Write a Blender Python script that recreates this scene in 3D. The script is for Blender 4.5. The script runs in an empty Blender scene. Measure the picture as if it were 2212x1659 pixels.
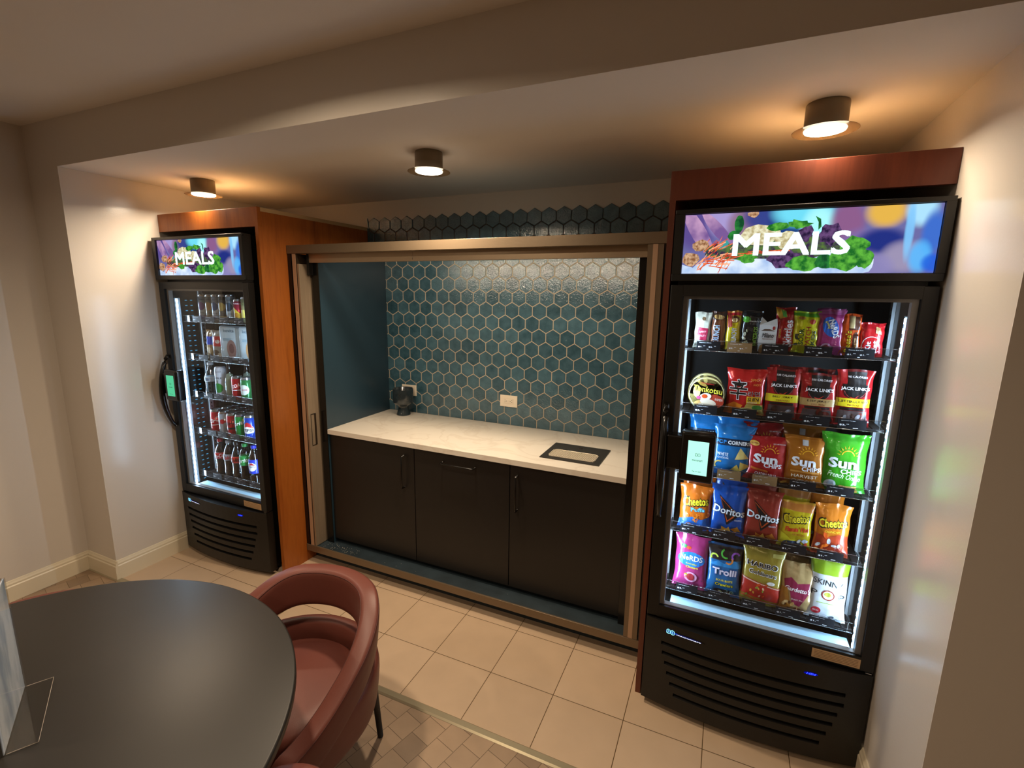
import bpy, bmesh, math, random
from mathutils import Vector, Matrix
random.seed(7)
S = bpy.context.scene
COL = S.collection
PI = math.pi

# ------------------------------------------------------------------ materials
MATS = {}
def lin(h):
    h = h.lstrip('#')
    c = [int(h[i:i + 2], 16) / 255 for i in (0, 2, 4)]
    return tuple(x / 12.92 if x <= .04045 else ((x + .055) / 1.055) ** 2.4 for x in c) + (1,)

def newmat(name):
    m = bpy.data.materials.new(name)
    m.use_nodes = True
    nt = m.node_tree
    nt.nodes.clear()
    out = nt.nodes.new('ShaderNodeOutputMaterial')
    return m, nt, out

def N(nt, t, **k):
    n = nt.nodes.new(t)
    for a, b in k.items():
        if a.startswith('i_'):
            n.inputs[a[2:].replace('_', ' ')].default_value = b
        else:
            setattr(n, a, b)
    return n

def pbr(name, col, rough=.5, metal=0, bump=0, bdist=.002, bscale=60, var=0, vscale=4, spec=.5, coat=0, stretch=None, col2=None):
    if name in MATS: return MATS[name]
    m, nt, out = newmat(name)
    b = N(nt, 'ShaderNodeBsdfPrincipled')
    b.inputs['Base Color'].default_value = lin(col) if isinstance(col, str) else col
    b.inputs['Roughness'].default_value = rough
    b.inputs['Metallic'].default_value = metal
    b.inputs['Specular IOR Level'].default_value = spec
    b.inputs['Coat Weight'].default_value = coat
    nt.links.new(b.outputs[0], out.inputs[0])
    if bump or var or col2:
        tc = N(nt, 'ShaderNodeTexCoord')
        mp = N(nt, 'ShaderNodeMapping')
        if stretch: mp.inputs['Scale'].default_value = stretch
        nt.links.new(tc.outputs['Object'], mp.inputs[0])
    if bump:
        n = N(nt, 'ShaderNodeTexNoise', i_Scale=bscale, i_Detail=3.0)
        nt.links.new(mp.outputs[0], n.inputs['Vector'])
        bp = N(nt, 'ShaderNodeBump', i_Strength=bump, i_Distance=bdist)
        nt.links.new(n.outputs[0], bp.inputs['Height'])
        nt.links.new(bp.outputs[0], b.inputs['Normal'])
    if var or col2:
        n = N(nt, 'ShaderNodeTexNoise', i_Scale=vscale, i_Detail=4.0)
        nt.links.new(mp.outputs[0], n.inputs['Vector'])
        mx = N(nt, 'ShaderNodeMix', data_type='RGBA')
        c1 = lin(col) if isinstance(col, str) else col
        c2 = lin(col2) if col2 else tuple(x * (1 - var) for x in c1[:3]) + (1,)
        mx.inputs['A'].default_value = c1
        mx.inputs['B'].default_value = c2
        rp = N(nt, 'ShaderNodeMapRange')
        rp.inputs['From Min'].default_value = .35; rp.inputs['From Max'].default_value = .65
        nt.links.new(n.outputs[0], rp.inputs[0])
        nt.links.new(rp.outputs[0], mx.inputs['Factor'])
        nt.links.new(mx.outputs['Result'], b.inputs['Base Color'])
    MATS[name] = m
    return m

def emit(name, col, s=1.0):
    if name in MATS: return MATS[name]
    m, nt, out = newmat(name)
    e = N(nt, 'ShaderNodeEmission')
    e.inputs[0].default_value = lin(col); e.inputs[1].default_value = s
    nt.links.new(e.outputs[0], out.inputs[0])
    MATS[name] = m
    return m

def paper(col):      # printed film or paper
    return pbr('print_' + col, '#' + col, rough=.34, bump=.9, bdist=.004, bscale=15, coat=.35)
def foil(col):
    return pbr('foil_' + col, '#' + col, rough=.22, metal=.15, bump=1.0, bdist=.006, bscale=15, coat=.8)
def glow(col, s=1.0):
    return emit('glow_%s_%g' % (col, s), '#' + col, s)
def M_(c):
    if not isinstance(c, str): return c
    return MATS[c] if c in MATS else paper(c)

def wood(name, c1, c2, c3, rough=.4):
    m, nt, out = newmat(name)
    b = N(nt, 'ShaderNodeBsdfPrincipled', i_Roughness=rough)
    b.inputs['Coat Weight'].default_value = .0
    b.inputs['Coat Roughness'].default_value = .18
    tc = N(nt, 'ShaderNodeTexCoord'); mp = N(nt, 'ShaderNodeMapping')
    mp.inputs['Scale'].default_value = (5, 5, .5)
    n1 = N(nt, 'ShaderNodeTexNoise', i_Scale=1.6, i_Detail=6.0, i_Distortion=.6)
    n2 = N(nt, 'ShaderNodeTexNoise', i_Scale=14.0, i_Detail=4.0)
    ad = N(nt, 'ShaderNodeMath', operation='MULTIPLY_ADD'); ad.inputs[1].default_value = .35
    cr = N(nt, 'ShaderNodeValToRGB')
    cr.color_ramp.elements[0].position = .45; cr.color_ramp.elements[0].color = lin(c1)
    cr.color_ramp.elements[1].position = .9; cr.color_ramp.elements[1].color = lin(c3)
    e = cr.color_ramp.elements.new(.66); e.color = lin(c2)
    L = nt.links.new
    L(tc.outputs['Object'], mp.inputs[0]); L(mp.outputs[0], n1.inputs['Vector']); L(mp.outputs[0], n2.inputs['Vector'])
    L(n2.outputs[0], ad.inputs[0]); L(n1.outputs[0], ad.inputs[2]); L(ad.outputs[0], cr.inputs[0])
    L(cr.outputs[0], b.inputs['Base Color']); L(b.outputs[0], out.inputs[0])
    MATS[name] = m
    return m

def bricks(name, c1, c2, cm, bw, rh, mort, off, loc, rotz, rough, var=.5):
    m, nt, out = newmat(name)
    L = nt.links.new
    tc = N(nt, 'ShaderNodeTexCoord'); mp = N(nt, 'ShaderNodeMapping')
    mp.vector_type = 'POINT'
    mp.inputs['Location'].default_value = loc
    mp.inputs['Rotation'].default_value = (0, 0, rotz)
    br = N(nt, 'ShaderNodeTexBrick', offset=off, squash=1.0)
    br.inputs['Color1'].default_value = lin(c1); br.inputs['Color2'].default_value = lin(c2)
    br.inputs['Mortar'].default_value = lin(cm)
    br.inputs['Scale'].default_value = 1.0; br.inputs['Brick Width'].default_value = bw
    br.inputs['Row Height'].default_value = rh; br.inputs['Mortar Size'].default_value = mort
    br.inputs['Mortar Smooth'].default_value = .1
    n = N(nt, 'ShaderNodeTexNoise', i_Scale=9.0, i_Detail=6.0)
    mx = N(nt, 'ShaderNodeMix', data_type='RGBA', blend_type='MULTIPLY')
    mx.inputs['Factor'].default_value = var
    rp = N(nt, 'ShaderNodeMapRange'); rp.inputs['To Min'].default_value = .75; rp.inputs['To Max'].default_value = 1.2
    b = N(nt, 'ShaderNodeBsdfPrincipled', i_Roughness=rough)
    bp = N(nt, 'ShaderNodeBump', i_Strength=.35, i_Distance=.002, invert=True)
    L(tc.outputs['Object'], mp.inputs[0]); L(mp.outputs[0], br.inputs['Vector']); L(tc.outputs['Object'], n.inputs['Vector'])
    L(n.outputs[0], rp.inputs[0]); L(br.outputs['Color'], mx.inputs['A']); L(rp.outputs[0], mx.inputs['B'])
    L(mx.outputs['Result'], b.inputs['Base Color']); L(br.outputs['Fac'], bp.inputs['Height']); L(bp.outputs[0], b.inputs['Normal'])
    L(b.outputs[0], out.inputs[0])
    MATS[name] = m
    return m

def glassmat(name, tint=(1, 1, 1, 1), refl=1.0, rough=0.0, haze=None, hz=0):
    m, nt, out = newmat(name)
    L = nt.links.new
    t = N(nt, 'ShaderNodeBsdfTransparent'); t.inputs[0].default_value = tint
    g = N(nt, 'ShaderNodeBsdfGlossy', i_Roughness=rough)
    f = N(nt, 'ShaderNodeFresnel', i_IOR=1.5)
    mu = N(nt, 'ShaderNodeMath', operation='MULTIPLY', use_clamp=True); mu.inputs[1].default_value = refl
    mx = N(nt, 'ShaderNodeMixShader')
    ge = N(nt, 'ShaderNodeNewGeometry'); iv = N(nt, 'ShaderNodeMath', operation='SUBTRACT'); iv.inputs[0].default_value = 1; m3 = N(nt, 'ShaderNodeMath', operation='MULTIPLY')
    L(ge.outputs['Backfacing'], iv.inputs[1]); L(f.outputs[0], mu.inputs[0]); L(mu.outputs[0], m3.inputs[0]); L(iv.outputs[0], m3.inputs[1]); L(m3.outputs[0], mx.inputs[0]); L(t.outputs[0], mx.inputs[1]); L(g.outputs[0], mx.inputs[2])
    last = mx
    if haze:
        d = N(nt, 'ShaderNodeBsdfDiffuse'); d.inputs[0].default_value = haze
        m2 = N(nt, 'ShaderNodeMixShader'); m2.inputs[0].default_value = hz
        L(mx.outputs[0], m2.inputs[1]); L(d.outputs[0], m2.inputs[2]); last = m2
    L(last.outputs[0], out.inputs[0])
    MATS[name] = m
    return m

# base palette
pbr('wall_paint', '#cdc5bb', rough=.33, bump=.12, bscale=180, spec=.35)
pbr('wall_satin', '#cdc5bb', rough=.2, bump=.1, bscale=120, spec=.5)
pbr('beam_paint', '#b9ae9f', rough=.6, bump=.12, bscale=180, spec=.25)
pbr('ceil_paint', '#ddd5cb', rough=.75, bump=.1, bscale=160, spec=.2)
pbr('base_paint', '#d8cdb4', rough=.35)
wood('cherry', '#924c18', '#a45c20', '#7c3e12')
wood('cherry_dark', '#602c1a', '#6a321e', '#502214')
pbr('raw_board', '#bfa277', rough=.6)
bricks('floor_tile', '#c6ad92', '#bfa68b', '#55401f', .312, .3157, .0016, 0.0, (-.423 + .312 * 20, .3524 + .3157 * 20, 0), 0, .32, .35)
bricks('floor_block', '#a58c72', '#8c7660', '#5d4a36', .0965, .0965, .0011, .5, (0, 0, 0), -math.radians(74), .42, .9)
pbr('strip_metal', '#a79c82', rough=.3, metal=.55)
pbr('frame_bronze', '#7a6a56', rough=.34, metal=.55, bump=.1, bscale=90)
pbr('rail_metal', '#b29d83', rough=.3, metal=.6)
pbr('leaf_brushed', '#a39079', rough=.4, metal=.35, bump=.35, bscale=40, stretch=(30, 30, .6), var=.15, vscale=6)
pbr('leaf_edge', '#b59579', rough=.4, metal=.2)
pbr('leaf_dark', '#33261a', rough=.45, metal=.2)
pbr('black_matte', '#14110f', rough=.55)
pbr('black_gloss', '#0d0c0b', rough=.22)
pbr('fridge_black', '#0b0a08', rough=.4, bump=.12, bscale=220)
pbr('inner_black', '#241c17', rough=.5)
pbr('liner_gloss', '#2b2622', rough=.12, spec=.8)
pbr('cabinet_dark', '#191614', rough=.4, bump=.06, bscale=200)
pbr('niche_navy', '#263c4a', rough=.33, spec=.6)
pbr('slate', '#28353d', rough=.5, bump=.6, bscale=25, var=.35, vscale=9)
pbr('grout', '#b3a793', rough=.8)
pbr('joint_dark', '#2c2822', rough=.8)
pbr('outlet_white', '#ece0cc', rough=.35)
pbr('slot_black', '#231a12', rough=.5)
pbr('sink_black', '#2a2723', rough=.35)
pbr('grate_metal', '#e6d9c2', rough=.35, metal=.25)
pbr('ceramic', '#1c262c', rough=.16, bump=.5, bscale=40, coat=.6, col2='#303a3f', vscale=12)
pbr('table_top', '#1f1c19', rough=.42, bump=.03, bscale=350, spec=.45)
pbr('leather', '#6c3a30', rough=.45, bump=.09, bscale=420, var=.12, vscale=5, spec=.4)
pbr('leather_seam', '#4a2018', rough=.6)
pbr('chrome', '#c8c8c8', rough=.15, metal=1)
pbr('standard_white', '#a9adb0', rough=.35, metal=.2)
pbr('strip_white', '#a8cbe0', rough=.4)
pbr('lamp_body', '#75664f', rough=.4)
pbr('tagblack', '#15161a', rough=.3)
pbr('tagbrown', '#8f7049', rough=.4)
pbr('sticker', '#c8a47a', rough=.5)
emit('lamp_glow', '#fff0dc', 14)
emit('led_dot', '#d6ecff', 22)
emit('led_glint', '#58b8ec', .8)  # faint glow painted in for reflections of the diodes
emit('led_line', '#9fcfff', 5)
glassmat('door_glass', (.93, .95, .97, 1), .8)
glassmat('acrylic', (.97, .97, .96, 1), 1.0)
glassmat('flange_glass', (.86, .80, .70, 1), 1.0, .1, haze=(.22, .16, .1, 1), hz=.45)
glassmat('rail_clear', (.8, .83, .86, 1), 1.4, .05)
glassmat('bottle_clear', (.82, .88, .9, 1), 2.2, .03)
glassmat('pouch_clear', (.85, .9, .92, 1), 2.0, .12, haze=(.7, .8, .85, 1), hz=.45)
pbr('cola', '#1a0b06', rough=.12, coat=1)
pbr('can_top', '#b9bcbf', rough=.22, metal=.9)
pbr('can_silver', '#a9b1b8', rough=.25, metal=.7)

def tilemat():
    m, nt, out = newmat('glazed_tile'); L = nt.links.new
    b = N(nt, 'ShaderNodeBsdfPrincipled', i_Roughness=.10)
    b.inputs['Specular IOR Level'].default_value = .95
    g = N(nt, 'ShaderNodeNewGeometry'); tc = N(nt, 'ShaderNodeTexCoord')
    n = N(nt, 'ShaderNodeTexNoise', i_Scale=22.0, i_Detail=5.0)
    ad = N(nt, 'ShaderNodeMath', operation='MULTIPLY_ADD'); ad.inputs[1].default_value = .35
    su = N(nt, 'ShaderNodeMath', operation='SUBTRACT'); su.inputs[1].default_value = .18
    cr = N(nt, 'ShaderNodeValToRGB')
    cr.color_ramp.elements[0].position = .15; cr.color_ramp.elements[0].color = lin('#294a58')
    cr.color_ramp.elements[1].position = .85; cr.color_ramp.elements[1].color = lin('#4c7080')
    n2 = N(nt, 'ShaderNodeTexNoise', i_Scale=130.0, i_Detail=3.0)
    n3 = N(nt, 'ShaderNodeTexNoise', i_Scale=38.0, i_Detail=1.0)
    bp = N(nt, 'ShaderNodeBump', i_Strength=.8, i_Distance=.0022)
    bp2 = N(nt, 'ShaderNodeBump', i_Strength=.25, i_Distance=.003)
    L(tc.outputs['Object'], n.inputs['Vector']); L(tc.outputs['Object'], n2.inputs['Vector']); L(tc.outputs['Object'], n3.inputs['Vector'])
    L(g.outputs['Random Per Island'], ad.inputs[0]); L(n.outputs[0], ad.inputs[2]); L(ad.outputs[0], su.inputs[0]); L(su.outputs[0], cr.inputs[0])
    L(cr.outputs[0], b.inputs['Base Color']); L(n2.outputs[0], bp.inputs['Height']); L(n3.outputs[0], bp2.inputs['Height'])
    L(bp.outputs[0], bp2.inputs['Normal']); L(bp2.outputs[0], b.inputs['Normal']); L(b.outputs[0], out.inputs[0])
    MATS['glazed_tile'] = m
tilemat()

def quartz():
    m, nt, out = newmat('quartz'); L = nt.links.new
    b = N(nt, 'ShaderNodeBsdfPrincipled', i_Roughness=.16)
    tc = N(nt, 'ShaderNodeTexCoord')
    n = N(nt, 'ShaderNodeTexNoise', i_Scale=2.2, i_Detail=8.0, i_Distortion=1.4)
    cr = N(nt, 'ShaderNodeValToRGB')
    e = cr.color_ramp.elements
    e[0].position = .0; e[0].color = lin('#e2dacd'); e[1].position = 1; e[1].color = lin('#e2dacd')
    for p, c in ((.47, '#e2dacd'), (.5, '#dad0c2'), (.53, '#e2dacd')):
        x = e.new(p); x.color = lin(c)
    L(tc.outputs['Object'], n.inputs['Vector']); L(n.outputs[0], cr.inputs[0]); L(cr.outputs[0], b.inputs['Base Color'])
    L(b.outputs[0], out.inputs[0]); MATS['quartz'] = m
quartz()

def marblepaper():
    m, nt, out = newmat('marble_print'); L = nt.links.new
    b = N(nt, 'ShaderNodeBsdfPrincipled', i_Roughness=.35)
    tc = N(nt, 'ShaderNodeTexCoord'); mp = N(nt, 'ShaderNodeMapping')
    mp.inputs['Scale'].default_value = (10, 10, 3); mp.inputs['Rotation'].default_value = (.5, .6, 0)
    n = N(nt, 'ShaderNodeTexNoise', i_Scale=2.0, i_Detail=8.0)
    cr = N(nt, 'ShaderNodeValToRGB')
    cr.color_ramp.elements[0].position = .36; cr.color_ramp.elements[0].color = lin('#95a9c4')
    cr.color_ramp.elements[1].position = .6; cr.color_ramp.elements[1].color = lin('#dce6f6')
    L(tc.outputs['Object'], mp.inputs[0]); L(mp.outputs[0], n.inputs['Vector']); L(n.outputs[0], cr.inputs[0]); L(cr.outputs[0], b.inputs['Base Color'])
    L(b.outputs[0], out.inputs[0]); MATS['marble_print'] = m
marblepaper()

# ------------------------------------------------------------------ text outlines
TC = {}
def text2d(s, bold=0.0, shear=0.0):
    k = (s, bold, shear)
    if k in TC: return TC[k]
    cu = bpy.data.curves.new('t', 'FONT')
    cu.body = s; cu.size = 1; cu.offset = 0 if 'M' in s or 'm' in s else bold * .42; cu.shear = shear; cu.resolution_u = 2
    ob = bpy.data.objects.new('t', cu); COL.objects.link(ob)
    bpy.context.view_layer.update()
    me = bpy.data.meshes.new_from_object(ob.evaluated_get(bpy.context.evaluated_depsgraph_get()))
    vs = [(v.co.x, v.co.y) for v in me.vertices]; fs = [tuple(p.vertices) for p in me.polygons]
    bpy.data.objects.remove(ob); bpy.data.curves.remove(cu); bpy.data.meshes.remove(me)
    if not vs: vs = [(0, 0), (1, 0), (1, 1)]; fs = [(0, 1, 2)]
    x0 = min(v[0] for v in vs); x1 = max(v[0] for v in vs); y0 = min(v[1] for v in vs); y1 = max(v[1] for v in vs)
    vs = [((x - (x0 + x1) / 2) / (x1 - x0), (y - (y0 + y1) / 2) / (y1 - y0)) for x, y in vs]
    d = bold * .42 if ('M' in s or 'm' in s) else 0
    TC[k] = (vs, fs, (d / (x1 - x0), d / (y1 - y0)))
    return TC[k]

# ------------------------------------------------------------------ mesh builder
class MB:
    def __init__(s): s.v = []; s.f = []; s.m = []; s.sm = []; s.mats = []
    def mi(s, mat):
        mat = M_(mat)
        if mat not in s.mats: s.mats.append(mat)
        return s.mats.index(mat)
    def add(s, vs, fs, mat, smooth=False, X=None):
        o = len(s.v); i = s.mi(mat)
        for v in vs:
            v = Vector(v)
            s.v.append(tuple(X @ v) if X is not None else tuple(v))
        for f in fs:
            s.f.append(tuple(o + a for a in f)); s.m.append(i); s.sm.append(smooth)
        return s
    def box(s, x0, y0, z0, x1, y1, z1, mat, bev=0, X=None, seg=2):
        x0, x1 = min(x0, x1), max(x0, x1); y0, y1 = min(y0, y1), max(y0, y1); z0, z1 = min(z0, z1), max(z0, z1)
        vs = [(x0, y0, z0), (x1, y0, z0), (x1, y1, z0), (x0, y1, z0), (x0, y0, z1), (x1, y0, z1), (x1, y1, z1), (x0, y1, z1)]
        fs = [(0, 3, 2, 1), (4, 5, 6, 7), (0, 1, 5, 4), (1, 2, 6, 5), (2, 3, 7, 6), (3, 0, 4, 7)]
        if bev:
            bm = bmesh.new(); bv = [bm.verts.new(v) for v in vs]
            for f in fs: bm.faces.new([bv[i] for i in f])
            bmesh.ops.bevel(bm, geom=list(bm.edges), offset=bev, segments=seg, affect='EDGES', profile=.5)
            bm.verts.index_update()
            vs = [tuple(v.co) for v in bm.verts]; fs = [tuple(v.index for v in f.verts) for f in bm.faces]; bm.free()
        return s.add(vs, fs, mat, bool(bev) and seg > 2, X)
    def quad(s, a, b, c, d, mat): return s.add([a, b, c, d], [(0, 1, 2, 3)], mat)
    def lathe(s, prof, mat, seg=32, c=(0, 0, 0), X=None, smooth=True):
        vs = []; fs = []
        for r, z in prof:
            for k in range(seg):
                a = 2 * PI * k / seg
                vs.append((c[0] + r * math.cos(a), c[1] + r * math.sin(a), c[2] + z))
        for i in range(len(prof) - 1):
            for k in range(seg):
                k2 = (k + 1) % seg
                fs.append((i * seg + k, i * seg + k2, (i + 1) * seg + k2, (i + 1) * seg + k))
        if prof[0][0] > 1e-6: fs.append(tuple(reversed(range(seg))))
        if prof[-1][0] > 1e-6: fs.append(tuple((len(prof) - 1) * seg + k for k in range(seg)))
        return s.add(vs, fs, mat, smooth, X)
    def tube(s, pts, r, mat, seg=10, smooth=True, X=None):
        pts = [Vector(p) for p in pts]; vs = []; fs = []
        for i, p in enumerate(pts):
            t = (pts[min(i + 1, len(pts) - 1)] - pts[max(i - 1, 0)]).normalized()
            a = t.cross(Vector((0, 0, 1)) if abs(t.z) < .9 else Vector((0, 1, 0))).normalized(); b = t.cross(a)
            rr = r[i] if isinstance(r, (list, tuple)) else r
            for k in range(seg):
                th = 2 * PI * k / seg
                vs.append(p + a * rr * math.cos(th) + b * rr * math.sin(th))
        for i in range(len(pts) - 1):
            for k in range(seg):
                k2 = (k + 1) % seg
                fs.append((i * seg + k, i * seg + k2, (i + 1) * seg + k2, (i + 1) * seg + k))
        fs.append(tuple(range(seg))); fs.append(tuple(reversed([(len(pts) - 1) * seg + k for k in range(seg)])))
        return s.add(vs, fs, mat, smooth, X)
    def surf(s, F, nu, nv, mat, closeu=False, smooth=True, flip=False):
        vs = []; fs = []
        for j in range(nv + 1):
            for i in range(nu + (0 if closeu else 1)):
                vs.append(F(i / nu, j / nv))
        w = nu + (0 if closeu else 1)
        for j in range(nv):
            for i in range(nu):
                i2 = (i + 1) % w if closeu else i + 1
                q = (j * w + i, j * w + i2, (j + 1) * w + i2, (j + 1) * w + i)
                fs.append(q[::-1] if flip else q)
        return s.add(vs, fs, mat, smooth)
    def poly2(s, vs, fs, mat, F, eps, gu=None, gv=None):
        """2-D faces laid on the surface F(u, v, eps), cut on a grid so that they follow its curves"""
        bm = bmesh.new(); bv = [bm.verts.new((x, y, 0)) for x, y in vs]
        for f in fs:
            try: bm.faces.new([bv[i] for i in f])
            except ValueError: pass
        if gu:
            x0 = min(v[0] for v in vs); x1 = max(v[0] for v in vs); y0 = min(v[1] for v in vs); y1 = max(v[1] for v in vs)
            if max(len(f) for f in fs) > 4:
                bmesh.ops.triangulate(bm, faces=[f for f in bm.faces if len(f.verts) > 4])
            for k in range(math.ceil(x0 * gu), math.floor(x1 * gu) + 1):
                bmesh.ops.bisect_plane(bm, geom=bm.verts[:] + bm.edges[:] + bm.faces[:], plane_co=(k / gu, 0, 0), plane_no=(1, 0, 0))
            for k in range(math.ceil(y0 * gv), math.floor(y1 * gv) + 1):
                bmesh.ops.bisect_plane(bm, geom=bm.verts[:] + bm.edges[:] + bm.faces[:], plane_co=(0, k / gv, 0), plane_no=(0, 1, 0))
        bmesh.ops.recalc_face_normals(bm, faces=bm.faces[:])
        bm.verts.index_update()
        out = [F(v.co.x, v.co.y, eps) for v in bm.verts]
        ff = []
        for f in bm.faces:
            ids = [v.index for v in f.verts]
            if f.normal.z < 0: ids.reverse()
            ff.append(tuple(ids))
        bm.free()
        return s.add(out, ff, mat, gu is not None)
    def decals(s, items, F, gu=None, gv=None, e0=.0006, de=.0004, asp=1.0):
        """items: see D_* tuples; asp = width/height of the decal field"""
        for n, it in enumerate(items):
            eps = e0 + de * n; k = it[0]
            if k == 't':      # text: str, cu, cv, w, h, colour, rot, bold, shear
                _, st, cu, cv, w, h, col = it[:7]
                rot = it[7] if len(it) > 7 else 0; bold = it[8] if len(it) > 8 else .02; sh = it[9] if len(it) > 9 else 0
                vs, fs, _a = text2d(st, bold, sh)
                c, q = math.cos(rot), math.sin(rot)
                vs2 = []
                offs = [(0, 0)] if not _a[0] else [(-1, -1), (1, -1), (-1, 1), (1, 1)]
                for kk, (ox, oy) in enumerate(offs):
                    vs2 = []
                    for x, y in vs:
                        X, Y = (x + ox * _a[0]) * w, (y + oy * _a[1]) * h     # w,h as fractions of field width
                        vs2.append((cu + X * c - Y * q, cv + (X * q + Y * c) * asp))
                    s.poly2(vs2, fs, col, F, eps + kk * 8e-6, gu, gv)
            elif k == 'e':    # ellipse: cu, cv, ru, rv(both in field widths), colour, rot
                _, cu, cv, ru, rv, col = it[:6]; rot = it[6] if len(it) > 6 else 0
                c, q = math.cos(rot), math.sin(rot); vs = []
                for i in range(20):
                    a = 2 * PI * i / 20; X, Y = ru * math.cos(a), rv * math.sin(a)
                    vs.append((cu + X * c - Y * q, cv + (X * q + Y * c) * asp))
                s.poly2(vs, [tuple(range(20))], col, F, eps, gu, gv)
            elif k == 'r':
                _, u0, v0, u1, v1, col = it
                s.poly2([(u0, v0), (u1, v0), (u1, v1), (u0, v1)], [(0, 1, 2, 3)], col, F, eps, gu, gv)
            elif k == 'p':
                _, ps, col = it
                s.poly2(list(ps), [tuple(range(len(ps)))], col, F, eps, gu, gv)
            elif k == 'ring': # cu, cv, r, thickness, colour, a0, a1
                _, cu, cv, r, th, col, a0, a1 = it; vs = []; fs = []; n2 = 20
                for i in range(n2 + 1):
                    a = a0 + (a1 - a0) * i / n2
                    for rr in (r, r + th): vs.append((cu + rr * math.cos(a), cv + rr * math.sin(a) * asp))
                for i in range(n2): fs.append((2 * i, 2 * i + 1, 2 * i + 3, 2 * i + 2))
                s.poly2(vs, fs, col, F, eps, gu, gv)
        return s
    def build(s, name, parent=None, loc=(0, 0, 0), rot=(0, 0, 0), kind=None, label=None):
        me = bpy.data.meshes.new(name)
        me.from_pydata(s.v, [], s.f)
        for m in s.mats: me.materials.append(m)
        me.polygons.foreach_set('material_index', s.m)
        me.polygons.foreach_set('use_smooth', s.sm)
        me.update()
        o = bpy.data.objects.new(name, me); COL.objects.link(o)
        o.location = loc; o.rotation_euler = rot
        if parent: o.parent = parent
        if kind: o['kind'] = kind
        if label: o['label'] = label
        return o

def thing(name, label, cat, loc=(0, 0, 0), rotz=0, group=None):
    o = bpy.data.objects.new(name, None); COL.objects.link(o)
    o.location = loc; o.rotation_euler = (0, 0, rotz); o.empty_display_size = .05
    o['label'] = label; o['category'] = cat
    if group: o['group'] = group
    return o
def tag(o, label, cat, group=None):
    o['label'] = label; o['category'] = cat
    if group: o['group'] = group
    return o
def clone(o, loc, label, group=None, parent=None):
    c = o.copy(); COL.objects.link(c)
    if parent: c.parent = parent
    else:
        c.location = loc; c['label'] = label
        if group: c['group'] = group
    for ch in [x for x in bpy.data.objects if x.parent == o]:
        clone(ch, None, None, None, c)
    return c

# ================================================================== the room
XL, XR, YB, YK, ZS, ZH, XLL = -1.683, 2.217, -.65, .7275, 2.393, 2.624, -1.985
def st(name, b): return b.build(name, kind='structure')

b = MB(); b.box(XLL - .1, -.640, -.05, 3.2, YK + .1, 0, 'floor_tile'); st('floor', b)
b = MB(); b.box(XLL - .1, -5.2, -.05, 5.2, -.640, -.001, 'floor_block'); st('floor.001', b)
b = MB()
b.add([(XL - .31, -.672, 0), (3.2, -.672, 0), (3.2, -.634, 0), (XL - .31, -.634, 0), (XL - .31, -.664, .005), (3.2, -.664, .005), (3.2, -.642, .006), (XL - .31, -.642, .006)],
      [(0, 1, 5, 4), (4, 5, 6, 7), (7, 6, 2, 3), (0, 4, 7, 3), (1, 2, 6, 5)], 'strip_metal')
st('trim_1', b)
b = MB(); b.box(XLL - .1, -5.2, ZH, 5.2, YB, ZH + .1, 'ceil_paint'); st('ceiling', b)
b = MB(); b.box(XL, YB + .0002, ZS, XR, YK + .1, ZS + .1, 'ceil_paint'); st('ceiling.001', b)
# beam with both pillars: one painted face
b = MB()
b.box(XLL, YB, 0, XL, YB + .003, ZH, 'wall_paint')
b.box(XL, YB, ZS + .0004, XR, YB + .12, ZH, 'wall_paint')
b.box(XR, YB, 0, 5.2, YB + .003, ZH, 'wall_paint')
st('wall_front', b)
b = MB(); b.box(XL - .1, YB + .003, 0, XL, YK + .1, ZS, 'wall_satin'); st('wall_niche_left', b)
b = MB(); b.box(XR, YB + .003, 0, XR + .1, YK + .1, ZS, 'wall_satin'); st('wall_niche_right', b)
b = MB(); b.box(XL, YK, 0, XR, YK + .1, ZS, 'wall_paint'); st('wall_back', b)
b = MB(); b.box(XLL - .1, -5.2, 0, XLL, YB + .02, ZH, 'wall_paint'); st('wall_left', b)
b = MB(); b.box(5.1, -5.2, 0, 5.2, YB, ZH, 'beam_paint'); st('wall_right', b)
b = MB(); b.box(XLL, -5.3, 0, 5.2, -5.2, ZH, 'beam_paint'); st('wall_rear', b)

def baseboard(name, p0, p1, nrm):
    """p0 -> p1 along the wall foot; nrm points into the room"""
    prof = [(0, 0), (.015, 0), (.015, .088), (.011, .094), (.011, .104), (.007, .112), (.004, .120), (0, .122)]
    b = MB(); vs = []; fs = []
    for p in (p0, p1):
        for d, z in prof: vs.append((p[0] + nrm[0] * d, p[1] + nrm[1] * d, z))
    n = len(prof)
    for i in range(n - 1): fs.append((i, i + 1, n + i + 1, n + i))
    fs += [tuple(range(n)), tuple(reversed(range(n, 2 * n)))]
    b.add(vs, fs, 'base_paint'); st(name, b)
baseboard('baseboard_left', (XLL, -5.2), (XLL, YB), (1, 0))
baseboard('baseboard_pillar', (XLL + .0151, YB), (XL + .015, YB), (0, -1))
baseboard('baseboard_niche_left', (XL, YB + .0001), (XL, -.182), (1, 0))
baseboard('baseboard_niche_right', (XR, YB + .0001), (XR, -.182), (-1, 0))
baseboard('baseboard_right', (XR - .015, YB), (5.1, YB), (0, -1))

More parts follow.
